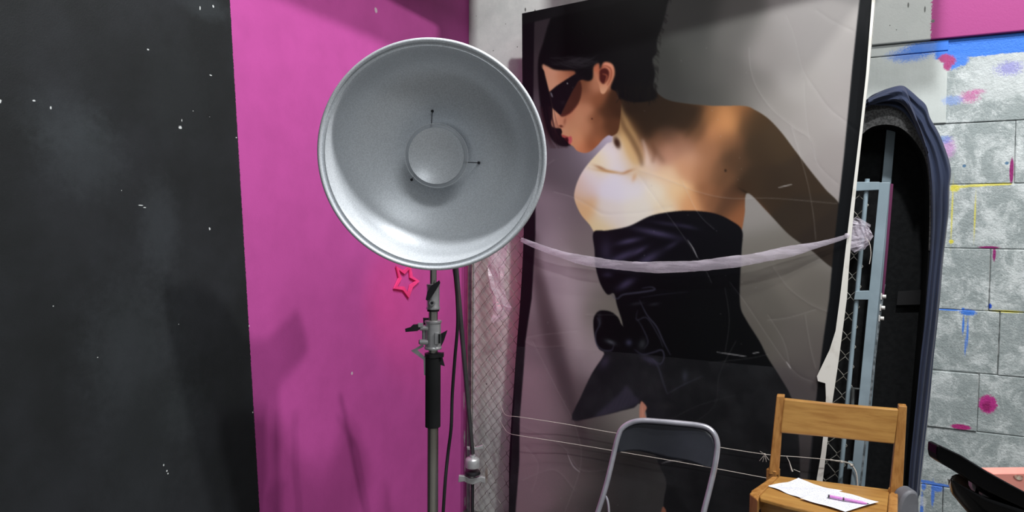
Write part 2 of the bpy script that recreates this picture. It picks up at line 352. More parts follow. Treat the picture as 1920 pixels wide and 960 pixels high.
# backdrop
ART[:] = field([(1005, -60, (48, 42, 46)), (1005, 60, (50, 44, 48)), (1005, 130, (64, 56, 60)), (1008, 220, (88, 80, 86)), (1030, 280, (96, 88, 94)), (1075, 300, (104, 97, 104)), (1098, 287, (116, 108, 116)), (1115, 285, (172, 162, 178)),
    (1135, 262, (206, 198, 216)), (1060, 330, (88, 80, 84)), (1085, 318, (118, 110, 118)), (1040, 390, (150, 136, 145)), (1070, 400, (104, 95, 98)), (1035, 440, (172, 158, 166)), (1085, 440, (128, 118, 118)), (1000, 420, (110, 100, 108)), (1100, 480, (128, 120, 118)), (1040, 520, (176, 162, 170)), (1088, 530, (192, 178, 184)),
    (1120, 545, (124, 120, 113)), (1010, 560, (150, 135, 142)), (1032, 600, (120, 105, 110)), (1060, 570, (180, 166, 172)), (1045, 650, (96, 80, 85)), (1010, 650, (150, 130, 138)), (1080, 640, (184, 170, 174)), (1103, 620, (150, 142, 140)), (1132, 590, (120, 117, 108)), (1158, 580, (120, 117, 108)), (1060, 720, (108, 93, 97)),
    (1095, 670, (166, 154, 156)), (1010, 720, (168, 142, 151)), (985, 760, (160, 134, 143)), (1030, 770, (158, 136, 143)), (1085, 760, (104, 92, 92)), (1120, 810, (92, 88, 84)), (1160, 798, (134, 130, 122)), (1190, 785, (146, 143, 134)), (1000, 850, (158, 132, 140)), (1050, 880, (140, 122, 126)), (990, 930, (150, 126, 133)), (1075, 840, (112, 100, 100)),
    (1105, 850, (60, 54, 52)), (1150, 850, (42, 40, 37)), (1090, 905, (118, 108, 106)), (1125, 925, (66, 62, 60)), (1180, 910, (52, 52, 50)), (1230, 925, (58, 58, 56)), (1200, 860, (40, 38, 36)), (1060, 1000, (110, 98, 98)), (1200, 1050, (50, 50, 48)), (980, 1100, (120, 104, 108)),
    (1270, -80, (60, 61, 58)), (1300, 40, (74, 75, 72)), (1245, 130, (62, 64, 60)), (1250, 170, (66, 67, 64)), (1300, 130, (82, 83, 79)), (1380, 60, (108, 107, 103)), (1360, 145, (104, 103, 99)), (1330, 185, (76, 77, 73)), (1375, 188, (96, 95, 90)), (1410, 170, (138, 135, 130)), (1440, 90, (160, 156, 152)), (1500, 60, (172, 168, 165)), (1560, 90, (174, 170, 167)), (1500, 150, (170, 166, 162)), (1590, 200, (170, 165, 162)),
    (1500, 250, (166, 161, 157)), (1560, 310, (162, 156, 153)), (1450, 215, (152, 148, 143)), (1430, 470, (122, 119, 111)), (1412, 400, (150, 147, 142)), (1480, 500, (122, 118, 110)), (1410, 560, (104, 101, 94)), (1530, 560, (114, 110, 103)), (1500, 640, (104, 100, 95)), (1530, 680, (98, 93, 90)), (1425, 620, (100, 97, 90)), (1500, 730, (84, 79, 78)), (1520, 800, (74, 70, 69)),
    (1510, 860, (66, 62, 61)), (1500, 920, (72, 69, 67)), (1500, 1000, (70, 66, 64)), (1600, -80, (150, 148, 145)), (1560, 450, (130, 126, 120))], 26)
line([(1000, 440), (1006, 500), (1018, 560), (1035, 630), (1055, 700), (1075, 765), (1100, 830)], 30, (74, 60, 64), .72, 6)
line([(1062, 470), (1066, 540), (1074, 600), (1086, 660)], 30, (196, 182, 188), .5, 9)
# body
SK = pm([(1136, 150), (1150, 254), (1138, 270), (1122, 287), (1100, 312), (1086, 335), (1078, 360), (1079, 378), (1090, 402), (1106, 421), (1114, 434), (1126, 450), (1180, 470), (1260, 470), (1372, 452), (1390, 432), (1393, 425), (1397, 400), (1402, 362), (1440, 398), (1480, 440), (1520, 468), (1570, 505), (1600, 470), (1578, 390), (1548, 355), (1518, 318), (1490, 281), (1465, 248), (1440, 222), (1415, 206), (1395, 199), (1340, 199), (1290, 195), (1250, 187), (1226, 168), (1200, 140)])
skin = field([(1150, 200, (72, 46, 28)), (1180, 190, (33, 25, 18)), (1205, 180, (22, 18, 14)), (1163, 225, (196, 156, 104)), (1160, 205, (140, 98, 60)), (1146, 232, (96, 62, 38)), (1172, 262, (220, 186, 128)), (1183, 292, (228, 200, 148)), (1184, 232, (96, 66, 40)), (1205, 225, (60, 42, 27)), (1212, 260, (76, 52, 35)), (1206, 282, (196, 146, 112)), (1214, 303, (238, 216, 200)),
    (1228, 275, (116, 80, 58)), (1196, 318, (226, 200, 160)), (1240, 215, (52, 39, 26)), (1260, 245, (92, 66, 50)), (1290, 215, (70, 53, 35)), (1330, 208, (120, 82, 50)), (1246, 292, (190, 140, 114)), (1278, 268, (150, 106, 82)), (1300, 240, (116, 80, 54)), (1345, 212, (186, 128, 80)), (1366, 228, (200, 138, 86)), (1348, 250, (192, 132, 88)), (1384, 216, (150, 100, 60)), (1402, 230, (72, 54, 35)),
    (1330, 280, (164, 114, 80)), (1288, 315, (212, 158, 118)), (1320, 318, (172, 120, 84)), (1250, 330, (240, 208, 170)), (1268, 362, (240, 206, 158)), (1230, 360, (242, 234, 212)), (1290, 380, (220, 162, 112)), (1330, 368, (150, 102, 70)), (1350, 325, (120, 84, 58)), (1366, 382, (92, 63, 44)), (1386, 405, (150, 96, 62)), (1378, 300, (90, 65, 45)), (1365, 265, (130, 90, 60)), (1420, 280, (68, 52, 35)), (1420, 340, (64, 49, 34)),
    (1455, 350, (60, 47, 34)), (1500, 400, (54, 45, 36)), (1540, 450, (48, 40, 34)), (1500, 330, (62, 49, 36)), (1460, 270, (72, 56, 38)), (1140, 298, (238, 232, 226)), (1122, 305, (240, 222, 172)), (1110, 330, (232, 226, 230)), (1092, 350, (226, 214, 218)), (1150, 350, (230, 228, 238)), (1190, 350, (234, 232, 236)), (1140, 400, (232, 226, 218)), (1122, 424, (232, 214, 166)), (1200, 392, (236, 232, 218)),
    (1094, 396, (226, 186, 134)), (1152, 280, (234, 228, 238)), (1165, 310, (230, 226, 232)), (1082, 378, (220, 186, 146)), (1083, 350, (222, 190, 160)), (1250, 390, (238, 222, 190))], 14)
over(SK, skin)
g(1180, 205, 36, 20, (34, 24, 17), .75, 0, SK); g(1235, 222, 46, 20, (46, 34, 23), .6, 10, SK); g(1480, 350, 110, 60, (46, 36, 27), .4, 45, SK); g(1300, 235, 22, 26, (92, 66, 44), .5, 20, SK)
over(SK * pm([(1222, 168), (1290, 193), (1322, 197), (1312, 212), (1302, 234), (1284, 246), (1252, 236), (1232, 240), (1218, 262), (1206, 252), (1190, 224), (1166, 196), (1170, 175)], soft=6), (46, 34, 23), .82)
g(1364, 226, 20, 26, (204, 144, 92), .6, 0, SK); g(1290, 292, 30, 22, (200, 154, 126), .5, 20, SK); line([(1216, 262), (1232, 286), (1246, 304)], 7, (92, 64, 46), .5, 4, SK)
over(SK * pm([(1162, 196), (1172, 214), (1187, 242), (1201, 272), (1207, 300), (1192, 310), (1177, 290), (1167, 262), (1161, 230)], soft=3.5), (212, 174, 116), .62)
line([(1318, 204), (1306, 230), (1286, 256)], 8, (60, 42, 28), .5, 4, SK)
g(1145, 322, 26, 3, (196, 148, 84), .75, 8, SK); g(1178, 322, 12, 3, (176, 112, 60), .55, -20, SK); g(1190, 333, 4, 8, (214, 160, 110), .5, 20, SK); g(1127, 315, 12, 3, (150, 92, 52), .6, 22, SK)
g(1158, 268, 6, 11, (58, 34, 22), .95, -20, SK, 1.6)
line([(1160, 200), (1170, 235), (1186, 262), (1200, 290), (1205, 310)], 10, (72, 46, 30), .55, 3, SK)
line([(1206, 262), (1213, 285), (1216, 310)], 5, (244, 226, 214), .6, 2.5, SK)
line([(1222, 262), (1228, 285), (1225, 305)], 6, (110, 70, 48), .5, 3, SK)
line([(1385, 352), (1395, 358), (1402, 362)], 3, (26, 18, 12), .9, 1, SK); g(1390, 350, 20, 14, (60, 42, 28), .6, 0, SK)
g(1361, 320, 2.4, 3, (34, 24, 16), .9, 0, SK, 2)
line([(1400, 205), (1397, 240), (1378, 300), (1352, 345), (1330, 390)], 14, (96, 66, 44), .45, 6, SK)
# face
FC = pm([(1021, 118), (1022, 135), (1026, 152), (1031, 172), (1036, 195), (1037, 205), (1037, 218), (1034.5, 229), (1036, 236), (1043, 240.5), (1052, 241), (1055, 248), (1054, 254), (1064, 262), (1070, 271), (1076, 275), (1083, 283), (1096, 287), (1108, 284), (1121, 273), (1131, 262), (1142, 254), (1150, 255), (1162, 240), (1165, 180), (1150, 120), (1100, 100)])
face = field([(1030, 138, (214, 156, 124)), (1038, 158, (216, 160, 126)), (1058, 148, (196, 132, 98)), (1075, 140, (150, 92, 66)), (1045, 214, (232, 176, 138)), (1040, 230, (226, 160, 124)), (1052, 226, (206, 142, 110)), (1060, 215, (196, 126, 92)), (1070, 235, (206, 148, 108)), (1085, 225, (206, 148, 110)), (1100, 205, (200, 140, 104)), (1100, 182, (160, 104, 74)), (1096, 165, (120, 74, 50)),
    (1120, 190, (142, 88, 58)), (1075, 255, (212, 154, 112)), (1080, 268, (214, 150, 108)), (1095, 280, (200, 128, 88)), (1110, 258, (186, 124, 86)), (1126, 250, (138, 88, 58)), (1118, 225, (150, 98, 66)), (1136, 210, (84, 54, 34)), (1145, 240, (92, 58, 36)), (1114, 160, (186, 126, 94)), (1118, 272, (160, 92, 56)), (1060, 246, (214, 160, 122)), (1103, 240, (200, 140, 102)), (1150, 200, (66, 42, 26))], 9)
over(pm([(1018, 110), (1012, 140), (1013, 180), (1018, 215), (1026, 242), (1038, 262), (1052, 272), (1066, 273), (1075, 262), (1070, 180), (1060, 120)], soft=1.4), (10, 9, 12))
over(FC, face)
line([(1122, 205), (1117, 240), (1108, 268), (1102, 286)], 16, (120, 74, 48), .45, 6, FC)
g(1111, 223, 1.8, 1.8, (80, 40, 26), .9, 0, None, 2)
g(1100, 152, 9, 7, (120, 72, 46), .6, 0, FC)
# lips, nose
over(pm([(1054, 253), (1058, 253.5), (1062, 255), (1067, 257), (1066, 260), (1060, 259), (1055, 257)], soft=.7), (176, 82, 74))
over(pm([(1059, 260), (1066, 258), (1069, 264), (1067, 270), (1062, 266)], soft=.8), (60, 16, 18))
over(pm([(1066, 259), (1070, 255.5), (1073, 258), (1073, 266), (1069, 271), (1066, 268), (1067, 263)], soft=.7), (200, 92, 96))
g(1053, 237, 4, 2.4, (90, 40, 28), .85, 10, None, 1.5); g(1060, 228, 2.5, 7, (130, 74, 52), .5, 10); g(1040, 236, 4, 3, (238, 184, 150), .7); line([(1039, 207), (1041, 220), (1040, 232)], 4, (240, 190, 154), .7, 1.2)
# ear
EAR = pm([(1114, 126), (1121, 119), (1133, 117), (1146, 120), (1152, 128), (1151, 147), (1143, 161), (1135, 175), (1128, 175), (1124, 160), (1118, 145)])
over(EAR, field([(1120, 125, (190, 110, 78)), (1140, 121, (224, 150, 120)), (1150, 135, (216, 146, 112)), (1146, 155, (208, 140, 106)), (1132, 170, (222, 168, 130)), (1120, 145, (196, 130, 96)), (1125, 158, (206, 144, 108)), (1136, 140, (170, 96, 70))], 7))
over(pm([(1126, 132), (1136, 128), (1143, 135), (1141, 148), (1133, 158), (1126, 152), (1125, 142)], soft=1.2), (78, 30, 24)); line([(1124, 130), (1135, 124), (1146, 130), (1147, 145), (1140, 160)], 2.4, (140, 70, 50), .8, .8)
line([(1131, 139), (1139, 143), (1135, 156)], 2.4, (186, 110, 78), .7, .8)
# hair
HAIR = pm([(1075, -60), (1048, 0), (1030, 45), (1020, 80), (1012, 105), (1010, 130), (1012, 165), (1016, 200), (1024, 238), (1036, 262), (1050, 273), (1066, 274), (1064, 266), (1054, 263), (1047, 253), (1034, 247), (1027, 234), (1028, 208), (1024, 172), (1018, 125), (1026, 124), (1040, 131), (1060, 133), (1078, 134), (1082, 142), (1100, 152), (1112, 148), (1114, 126),
    (1124, 119), (1126, 130), (1134, 117), (1150, 121), (1154, 140), (1146, 165), (1156, 172), (1165, 185), (1190, 192), (1215, 190), (1232, 182), (1226, 160), (1229, 138), (1224, 112), (1232, 100), (1233, 75), (1242, 50), (1252, 10), (1262, -60)], soft=1.4)
over(HAIR, (9, 9, 11))
for i in range(60):
    x = rng.uniform(1055, 1105); line([(x - 30, 113 + rng.uniform(-12, 12)), (x, 118 + rng.uniform(-10, 12)), (x + 25, 112 + rng.uniform(-10, 10))], 1.1, (58, 56, 60), .28, .6)
for i in range(46):
    x = rng.uniform(1160, 1236); y = rng.uniform(168, 184); line([(x, y - 16), (x + rng.uniform(-4, 4), y), (x + rng.uniform(-8, 8), y + rng.uniform(8, 18))], 1.6, (18, 15, 13), .7, .5)
for i in range(40):
    y = rng.uniform(-50, 170); x = np.interp(y, [-60, 10, 50, 75, 100, 140, 170], [1262, 1252, 1242, 1234, 1230, 1228, 1226]); line([(x - 8, y - 5), (x + rng.uniform(0, 6), y + rng.uniform(-2, 5)), (x + rng.uniform(2, 8), y + rng.uniform(2, 12))], 1.4, (22, 21, 20), .6, .7)
for i in range(26):
    x = rng.uniform(1012, 1040); line([(x, 200), (x + rng.uniform(2, 12), 240), (x + rng.uniform(12, 30), 278)], 1.2, (50, 28, 30), .5, .6)
line([(1156, 165), (1160, 178), (1157, 190)], 2, (70, 55, 44), .5, 1)
# glasses
over(pm([(1066, 184), (1078, 150), (1088, 150), (1092, 168), (1086, 193), (1068, 214), (1052, 217)], soft=1), (66, 34, 24), .9)
over(pm([(1031, 173), (1044, 162), (1062, 150), (1080, 139), (1100, 148), (1086, 152), (1074, 172), (1064, 192), (1052, 217), (1043, 209), (1037, 203), (1034, 188)], False, .7), (14, 11, 15))
line([(1034, 174), (1037, 182)], 2.4, (150, 150, 160), .9, .7); g(1056, 193, 4, 4, (40, 34, 40), .6); g(1065, 157, 1.2, 1.2, (220, 220, 220), .9)
line([(1052, 217), (1070, 212), (1086, 194)], 1.8, (110, 50, 44), .8, .8)
# dress
DR = pm([(1114, 435), (1140, 432), (1180, 424), (1220, 405), (1260, 397), (1300, 395), (1340, 400), (1370, 413), (1392, 432), (1391, 470), (1388, 530), (1389, 575), (1400, 600), (1425, 640), (1440, 670), (1462, 705), (1484, 745), (1496, 800), (1500, 870), (1498, 960), (1490, 1180), (1240, 1180), (1244, 960), (1250, 905), (1236, 870), (1222, 830), (1214, 795), (1213, 775), (1205, 757), (1196, 752), (1180, 700), (1172, 640), (1168, 605), (1158, 572), (1152, 550),
    (1140, 552), (1127, 532), (1118, 500), (1116, 470)], soft=.8)
BOW = pm([(1170, 612), (1160, 595), (1146, 584), (1126, 582), (1115, 594), (1114, 615), (1118, 640), (1125, 655), (1134, 664), (1112, 698), (1090, 744), (1073, 787), (1118, 781), (1168, 769), (1198, 756), (1210, 700), (1200, 620)], k=3, soft=.8)
over(np.maximum(DR, BOW), field([(1160, 470, (16, 14, 22)), (1300, 460, (8, 9, 15)), (1300, 600, (5, 7, 9)), (1130, 620, (5, 6, 8)), (1130, 730, (18, 17, 24)), (1400, 700, (7, 9, 11)), (1400, 900, (8, 9, 11))], 60))
for q in [(1180, 452, 22, 5, -12, .8), (1232, 437, 40, 6, 12, .75), (1170, 480, 34, 7, -22, .7), (1215, 486, 26, 8, -30, .7), (1137, 470, 12, 22, 0, .4), (1150, 500, 26, 5, 10, .6), (1255, 420, 30, 4, 8, .35), (1260, 460, 16, 5, -30, .4), (1175, 532, 18, 7, -30, .8), (1140, 515, 10, 5, 0, .5), (1200, 470, 14, 4, -30, .6), (1290, 425, 18, 4, 12, .35)]:
    g(q[0], q[1], q[2], q[3], (78, 72, 104), q[5], q[4], DR)
for pts, wd, a in [([(1148, 552), (1158, 560), (1170, 552), (1200, 548), (1228, 543), (1222, 538), (1205, 540)], 3.4, .8), ([(1200, 562), (1214, 590), (1232, 612), (1246, 642), (1258, 665)], 3, .75), ([(1196, 598), (1206, 615), (1216, 640), (1208, 654)], 2.4, .6), ([(1196, 582), (1195, 600), (1214, 596), (1236, 630), (1244, 650)], 2.4, .6), ([(1191, 655), (1206, 664), (1226, 660), (1242, 656), (1246, 670), (1238, 682), (1220, 670)], 3, .75),
                   ([(1225, 672), (1236, 690), (1244, 715), (1252, 738)], 4, .55), ([(1252, 738), (1280, 722), (1320, 704)], 3, .5), ([(1120, 595), (1126, 606), (1118, 625), (1120, 645), (1132, 656), (1148, 656), (1152, 645)], 3, .7), ([(1202, 558), (1240, 552), (1290, 547)], 1.4, .5)]:
    line(pts, wd, (84, 84, 104), a * .8, .8)
g(1146, 641, 10, 4, (88, 92, 100), .8, 20); g(1180, 642, 6, 6, (66, 68, 92), .8); g(1205, 645, 7, 10, (60, 66, 70), .7, 20); g(1125, 600, 4, 12, (60, 62, 72), .6); g(1220, 675, 20, 6, (60, 58, 80), .8, 25); g(1196, 569, 12, 3, (50, 52, 60), .6, -8); g(1228, 570, 10, 3, (50, 52, 60), .6, -8)
g(1135, 678, 9, 14, (58, 52, 72), .8, 30, BOW); over(BOW * pm([(1118, 782), (1140, 758), (1165, 735), (1176, 722), (1190, 740), (1198, 756)], soft=2.5), (58, 54, 74), .75)
for x in range(1120, 1196, 9): line([(x, 770 - (x - 1120) * .05), (x + 14, 745 - (x - 1120) * .2)], 2, (30, 28, 40), .5, 1.2, BOW)
g(1285, 705, 6, 12, (62, 66, 78), .7, 0); g(1215, 725, 30, 18, (36, 36, 38), .5); g(1250, 760, 20, 6, (34, 34, 34), .6)
over(pm([(1203, 752), (1210, 757), (1214, 764), (1210, 774), (1214, 788), (1202, 788), (1200, 770)], soft=.8), (214, 150, 122)); line([(1206, 760), (1206, 785)], 2, (236, 180, 150), .7)
over(pm([(1243, 950), (1250, 958), (1246, 975), (1238, 975)]), (150, 96, 72))
# creases (lighter wear on the folds)
CREASE = [[(1475, 30), (1490, 70), (1505, 130), (1530, 170), (1556, 205), (1590, 232), (1612, 250)], [(1405, 90), (1408, 130), (1420, 165), (1448, 205), (1490, 240), (1520, 262), (1530, 300)], [(1508, 150), (1510, 200), (1518, 260), (1535, 310), (1570, 345)], [(1485, 240), (1500, 290), (1515, 345), (1525, 400), (1530, 450)],
    [(1040, 360), (1080, 372), (1120, 395), (1140, 402), (1200, 398), (1260, 388)], [(1200, 320), (1260, 340), (1310, 360), (1370, 372), (1450, 372), (1570, 382)], [(1200, 330), (1240, 385), (1280, 440), (1320, 500), (1335, 530)], [(1280, 340), (1310, 400), (1340, 430)], [(1370, 530), (1400, 570), (1440, 630), (1475, 680), (1500, 705), (1525, 715)],
    [(1450, 500), (1480, 540), (1520, 570), (1555, 585)], [(1440, 600), (1480, 595), (1530, 580)], [(1510, 590), (1520, 650), (1530, 690)], [(1000, 640), (1040, 720), (1080, 800), (1090, 870), (1060, 960)], [(960, 790), (1020, 815), (1060, 840), (1090, 880), (1140, 880)], [(985, 835), (1010, 870), (1000, 920)], [(980, 900), (1040, 880), (1080, 920)], [(1330, 680), (1400, 672), (1440, 664)],
    [(1380, 640), (1350, 700), (1340, 760), (1290, 800)], [(1250, 790), (1310, 760), (1380, 740)], [(1040, 300), (1000, 330), (985, 360)], [(1530, 20), (1560, 40), (1600, 60)], [(1360, 540), (1368, 600), (1360, 660)], [(1440, 590), (1470, 640), (1482, 690)], [(985, 640), (1010, 650), (1060, 648)], [(1085, 620), (1000, 630), (975, 640)], [(1100, 590), (1160, 590)]]
for i, c in enumerate(CREASE): line(c, 1.2, (205, 203, 200), .26 if i < 8 else .2, .6, None, False)
for c in [[(1475, 678), (1483, 690)], [(1290, 450), (1300, 465), (1308, 482)], [(1460, 352), (1485, 346)], [(1412, 662), (1424, 660)], [(1065, 850), (1075, 872), (1088, 884)], [(1242, 868), (1256, 864), (1282, 862)], [(1345, 660), (1400, 668)]]: line(c, 2, (226, 226, 226), .6, .5)
for i in range(60): g(rng.uniform(990, 1560), rng.uniform(0, 960), 1, 1, (170, 170, 168), .35)
# black printed border
Lp = [(980, 26), (981, 200), (983, 330), (983, 440), (977, 560), (969, 660), (965, 720), (960, 790), (956, 860), (955, 960), (950, 1072)]
Rp = [(1650, -112), (1641, 10), (1627, 160), (1606, 330), (1592, 440), (1577, 600), (1567, 680), (1552, 760), (1541, 860), (1531, 960), (1512, 1168)]
Li = [(1006, 0), (1003, 45), (1001, 200), (1005, 330), (1005, 440), (998, 560), (986, 640), (982, 700), (976, 780), (975, 860), (968, 960), (962, 1080)]
Ri = [(1618, -40), (1612, 0), (1598, 130), (1583, 290), (1573, 380), (1563, 470), (1555, 560), (1545, 630), (1536, 700), (1527, 780), (1519, 860), (1508, 960), (1490, 1150)]
over(pm([(900, -200)] + [(1006, -200)] + Li + [(962, 1300), (900, 1300)], False, .8), (16, 13, 18))
over(pm([(1622, -200)] + Ri + [(1490, 1300), (1720, 1300), (1720, -200)], False, .8), (12, 15, 18))
over(pm([(970, 5), (1660, -130), (1660, -109), (975, 48)], False, .8), (20, 20, 22))
LUM = .8
# the board
PA = W(.05, .13, 0); PB = W(1.6, .28, 0); PT = (PB - PA).normalized(); PN = V((PT.y, -PT.x, 0)).normalized()
if PN.dot(CAM - PA) < 0: PN = -PN
def onpost(px, py, off=0.0): return hit(px, py, PA + PN * off, PN)
def curve_at(pts, n):
    ps = spline(pts, 12); ps = [(p.x, p.y) for p in ps]; d = [0]
    for a, b in zip(ps, ps[1:]): d.append(d[-1] + math.hypot(a[0] - b[0], a[1] - b[1]))
    f = [k * d[-1] / (n - 1) for k in range(n)]; return [(float(np.interp(x, d, [p[0] for p in ps])), float(np.interp(x, d, [p[1] for p in ps]))) for x in f]
NX, NY = 470, 700
Lc, Rc = curve_at(Lp, NY), curve_at(Rp, NY)
LW = np.array([onpost(*p) for p in Lc]); RW = np.array([onpost(*p) for p in Rc]); tt = np.linspace(0, 1, NX)[None, :, None]
PW = LW[:, None, :] * (1 - tt) + RW[:, None, :] * tt
rel = (PW - np.array(CAM)) @ np.array(ROT); PX = 960 + F * rel[..., 0] / -rel[..., 2]; PY = 480 - F * rel[..., 1] / -rel[..., 2]
SHEEN = np.zeros((CH, CW), np.float32)
for i, c in enumerate(CREASE):
    m = np.zeros((CH, CW), np.float32); pts = spline(c, 12)
    for p in pts[::1]:
        xi, yi = int(p.x - CX0), int(p.y - CY0)
        if 6 < xi < CW - 7 and 6 < yi < CH - 7: m[yi - 1:yi + 2, xi - 1:xi + 2] = 1
    SHEEN += blur(m, 2.2) * (1 if i % 2 else -1) * (1.2 if 12 <= i <= 15 else .8)
wob = blur(rng.randn(CH // 8, CW // 8 + 1).astype(np.float32), 4); wob /= wob.std(); wob = np.kron(wob, np.ones((8, 8), np.float32))[:CH, :CW]; wob = blur(wob, 8)
wob = np.pad(wob, ((0, CH - wob.shape[0]), (0, CW - wob.shape[1])), mode='edge')
SHEEN = SHEEN * .0011 + np.clip(wob, -2, 2) * .0011
def samp(a):
    x = np.clip(PX - CX0, 0, CW - 1.01); y = np.clip(PY - CY0, 0, CH - 1.01); xi = x.astype(int); yi = y.astype(int); fx = x - xi; fy = y - yi
    if a.ndim == 3: fx = fx[..., None]; fy = fy[..., None]
    return a[yi, xi] * (1 - fx) * (1 - fy) + a[yi, xi + 1] * fx * (1 - fy) + a[yi + 1, xi] * (1 - fx) * fy + a[yi + 1, xi + 1] * fx * fy
ang = samp(SHEEN); edge_f = np.minimum(1, np.minimum(np.arange(NX), NX - 1 - np.arange(NX)) / 8.0)[None, :]
PW = PW + np.array(PN)[None, None, :] * ((ang * edge_f) + .006)[..., None]
a8 = samp(ART) / 255; al = np.where(a8 <= .04045, a8 / 12.92, ((a8 + .055) / 1.055) ** 2.4) * LUM
poster = thing('poster_board', 'large creased poster of a woman in sunglasses and black dress, leaning on the fence', 'poster', onpost(1230, 1110))
me = bpy.data.meshes.new('print'); idx = np.arange(NX * NY).reshape(NY, NX)
fq = np.stack([idx[:-1, :-1], idx[1:, :-1], idx[1:, 1:], idx[:-1, 1:]], -1).reshape(-1, 4)
me.vertices.add(NX * NY); me.vertices.foreach_set('co', PW.reshape(-1).astype(np.float32)); me.loops.add(fq.size); me.loops.foreach_set('vertex_index', fq.reshape(-1).astype(np.int32))
me.polygons.add(len(fq)); me.polygons.foreach_set('loop_start', np.arange(0, fq.size, 4, dtype=np.int32)); me.polygons.foreach_set('loop_total', np.full(len(fq), 4, np.int32)); me.update(calc_edges=True); me.validate()
me.polygons.foreach_set('use_smooth', np.ones(len(fq), bool)); ca = me.color_attributes.new('print_colour', 'FLOAT_COLOR', 'POINT')
ca.data.foreach_set('color', np.concatenate([al, np.ones(al.shape[:2] + (1,))], -1).reshape(-1).astype(np.float32))
t = NT('glossy_print'); at = t.new('ShaderNodeAttribute', attribute_name='print_colour'); t.base(at.outputs['Color']); t.rough(.4); t.b.inputs['Specular IOR Level'].default_value = .2
pr = bpy.data.objects.new('print', me); COL.objects.link(pr); me.materials.append(t.m); adopt(pr, poster)
M_foam = pmat('white_foam_board', (216, 216, 208), .7, c2=(188, 186, 174), sc=9, lo=.55, hi=.7)
M_blackpl = pmat('black_plastic', (22, 22, 24), .4)
mb = MB(); step = 25; bl = [LW[i] for i in range(0, NY, step)] + [LW[-1]]; br = [RW[i] for i in range(0, NY, step)] + [RW[-1]]
mb.prism([V(p) - PN * .001 for p in bl] + [V(p) - PN * .001 for p in br[::-1]], -PN * .006).build('backing_board', M_foam, poster)
eo = [(1641, 0), (1629, 140), (1618, 240), (1607, 340), (1597, 440), (1592, 500), (1588, 560), (1580, 620), (1572, 680), (1566, 720), (1557, 780), (1549, 850), (1541, 915), (1533, 990)]
ei = [(1635, 0), (1624, 140), (1613, 240), (1601, 340), (1589, 440), (1582, 500), (1575, 560), (1567, 620), (1556, 655), (1532, 705), (1534, 714), (1548, 718), (1549, 745), (1546, 800), (1540, 850), (1532, 895), (1524, 990)]
MB().prism([onpost(x, y, .012) for x, y in eo] + [onpost(x, y, .012) for x, y in ei[::-1]], PN * .006).build('peeled_edge', M_foam, poster)['label'] = 'white peeled foam edge strip'
MB().prism([onpost(x, y, .012) for x, y in [(1574, 571), (1580, 560), (1583, 575), (1581, 573)]], PN * .003).build('peeled_flap', M_foam, poster)
# transparent film over the lower half
t = NT('clear_film'); tr = t.new('ShaderNodeBsdfTransparent'); tr.inputs[0].default_value = (.97, .96, .97, 1); gl = t.new('ShaderNodeBsdfPrincipled')
gl.inputs['Base Color'].default_value = (*lin((150, 154, 160)), 1); gl.inputs['Roughness'].default_value = .22; mx = t.new('ShaderNodeMixShader')
fz = t.ramp(t.noise(t.obj(), 9, 5, .6), .35, .75); t.put(mx.inputs[0], t.math('ADD', .02, t.math('MULTIPLY', fz, .03)))
t.t.links.new(tr.outputs[0], mx.inputs[1]); t.t.links.new(gl.outputs[0], mx.inputs[2]); t.t.links.new(mx.outputs[0], t.out.inputs[0]); M_film = t.m
top = [(969, 650), (1040, 652), (1100, 656), (1180, 662), (1250, 669), (1340, 678), (1440, 687), (1535, 697)]
ws = [onpost(x, y, .022) for x, y in top]; rows = []
for r in range(24):
    f = r / 23; rows.append([p + V((0, 0, -1)) * (p.z - .05) * f + PN * (.003 * math.sin(f * 17 + i * 2.1) * min(1, f * 4)) - PT * .04 * f for i, p in enumerate(ws)])
film = MB().grid(rows).build('plastic_sheet', M_film, smooth=True)
tag(film, 'clear plastic sheet covering the lower half of the poster', 'plastic sheet')
# ================================================================ MATERIALS FOR THE THINGS
M_wire = pmat('galvanised_wire', (138, 138, 132), .5, .2, c2=(110, 106, 98), sc=40)
M_post = pmat('grey_green_steel', (92, 98, 98), .5, .3, c2=(66, 70, 70), sc=20)
M_bluegrey = pmat('blue_grey_painted_steel', (140, 158, 168), .45, 0, c2=(128, 145, 154), sc=8, bs=60, bstr=.1)
M_chip = pmat('chipped_dark_paint', (70, 78, 82), .6, .2, c2=(130, 140, 145), sc=60)
M_purple = pmat('purple_paint', (92, 34, 72), .5)
M_white = pmat('white_plastic', (226, 226, 222), .4)
M_felt = pmat('black_felt', (30, 31, 32), 1.0, c2=(24, 25, 26), sc=60, bs=500, bstr=.8, spec=.1)
M_rimfelt = pmat('charcoal_felt', (84, 84, 84), 1.0, c2=(60, 60, 60), sc=160, bs=500, bstr=.8, spec=.1, lo=.4, hi=.6)
M_navy = pmat('navy_cloth', (42, 50, 72), .85, c2=(36, 43, 62), sc=5, bs=900, bstr=.2, bd=.0005, spec=.2)
M_navy.node_tree.nodes['Principled BSDF'].inputs['Sheen Weight'].default_value = .12
M_silver = NT('hammered_silver'); t = M_silver; p = t.obj(); t.base(t.mix(t.ramp(t.noise(p, 320, 2), .4, .6), c4((212, 217, 222)), c4((196, 201, 206)))); t.b.inputs['Metallic'].default_value = .22; t.rough(.38)
t.bump(t.noise(p, 520, 3, .6), .28, .0012); M_silver = t.m
t = NT('frosted_clear_plastic'); t.base(c4((176, 182, 188))); t.rough(.3); t.b.inputs['Alpha'].default_value = .55; M_frost = t.m
M_alu = pmat('cast_aluminium', (186, 187, 188), .34, .55, c2=(168, 168, 170), sc=30, bs=200, bstr=.15)
M_chrome = pmat('worn_chrome', (178, 176, 170), .22, .9, c2=(156, 152, 144), sc=8, stretch=(1, 1, .2))
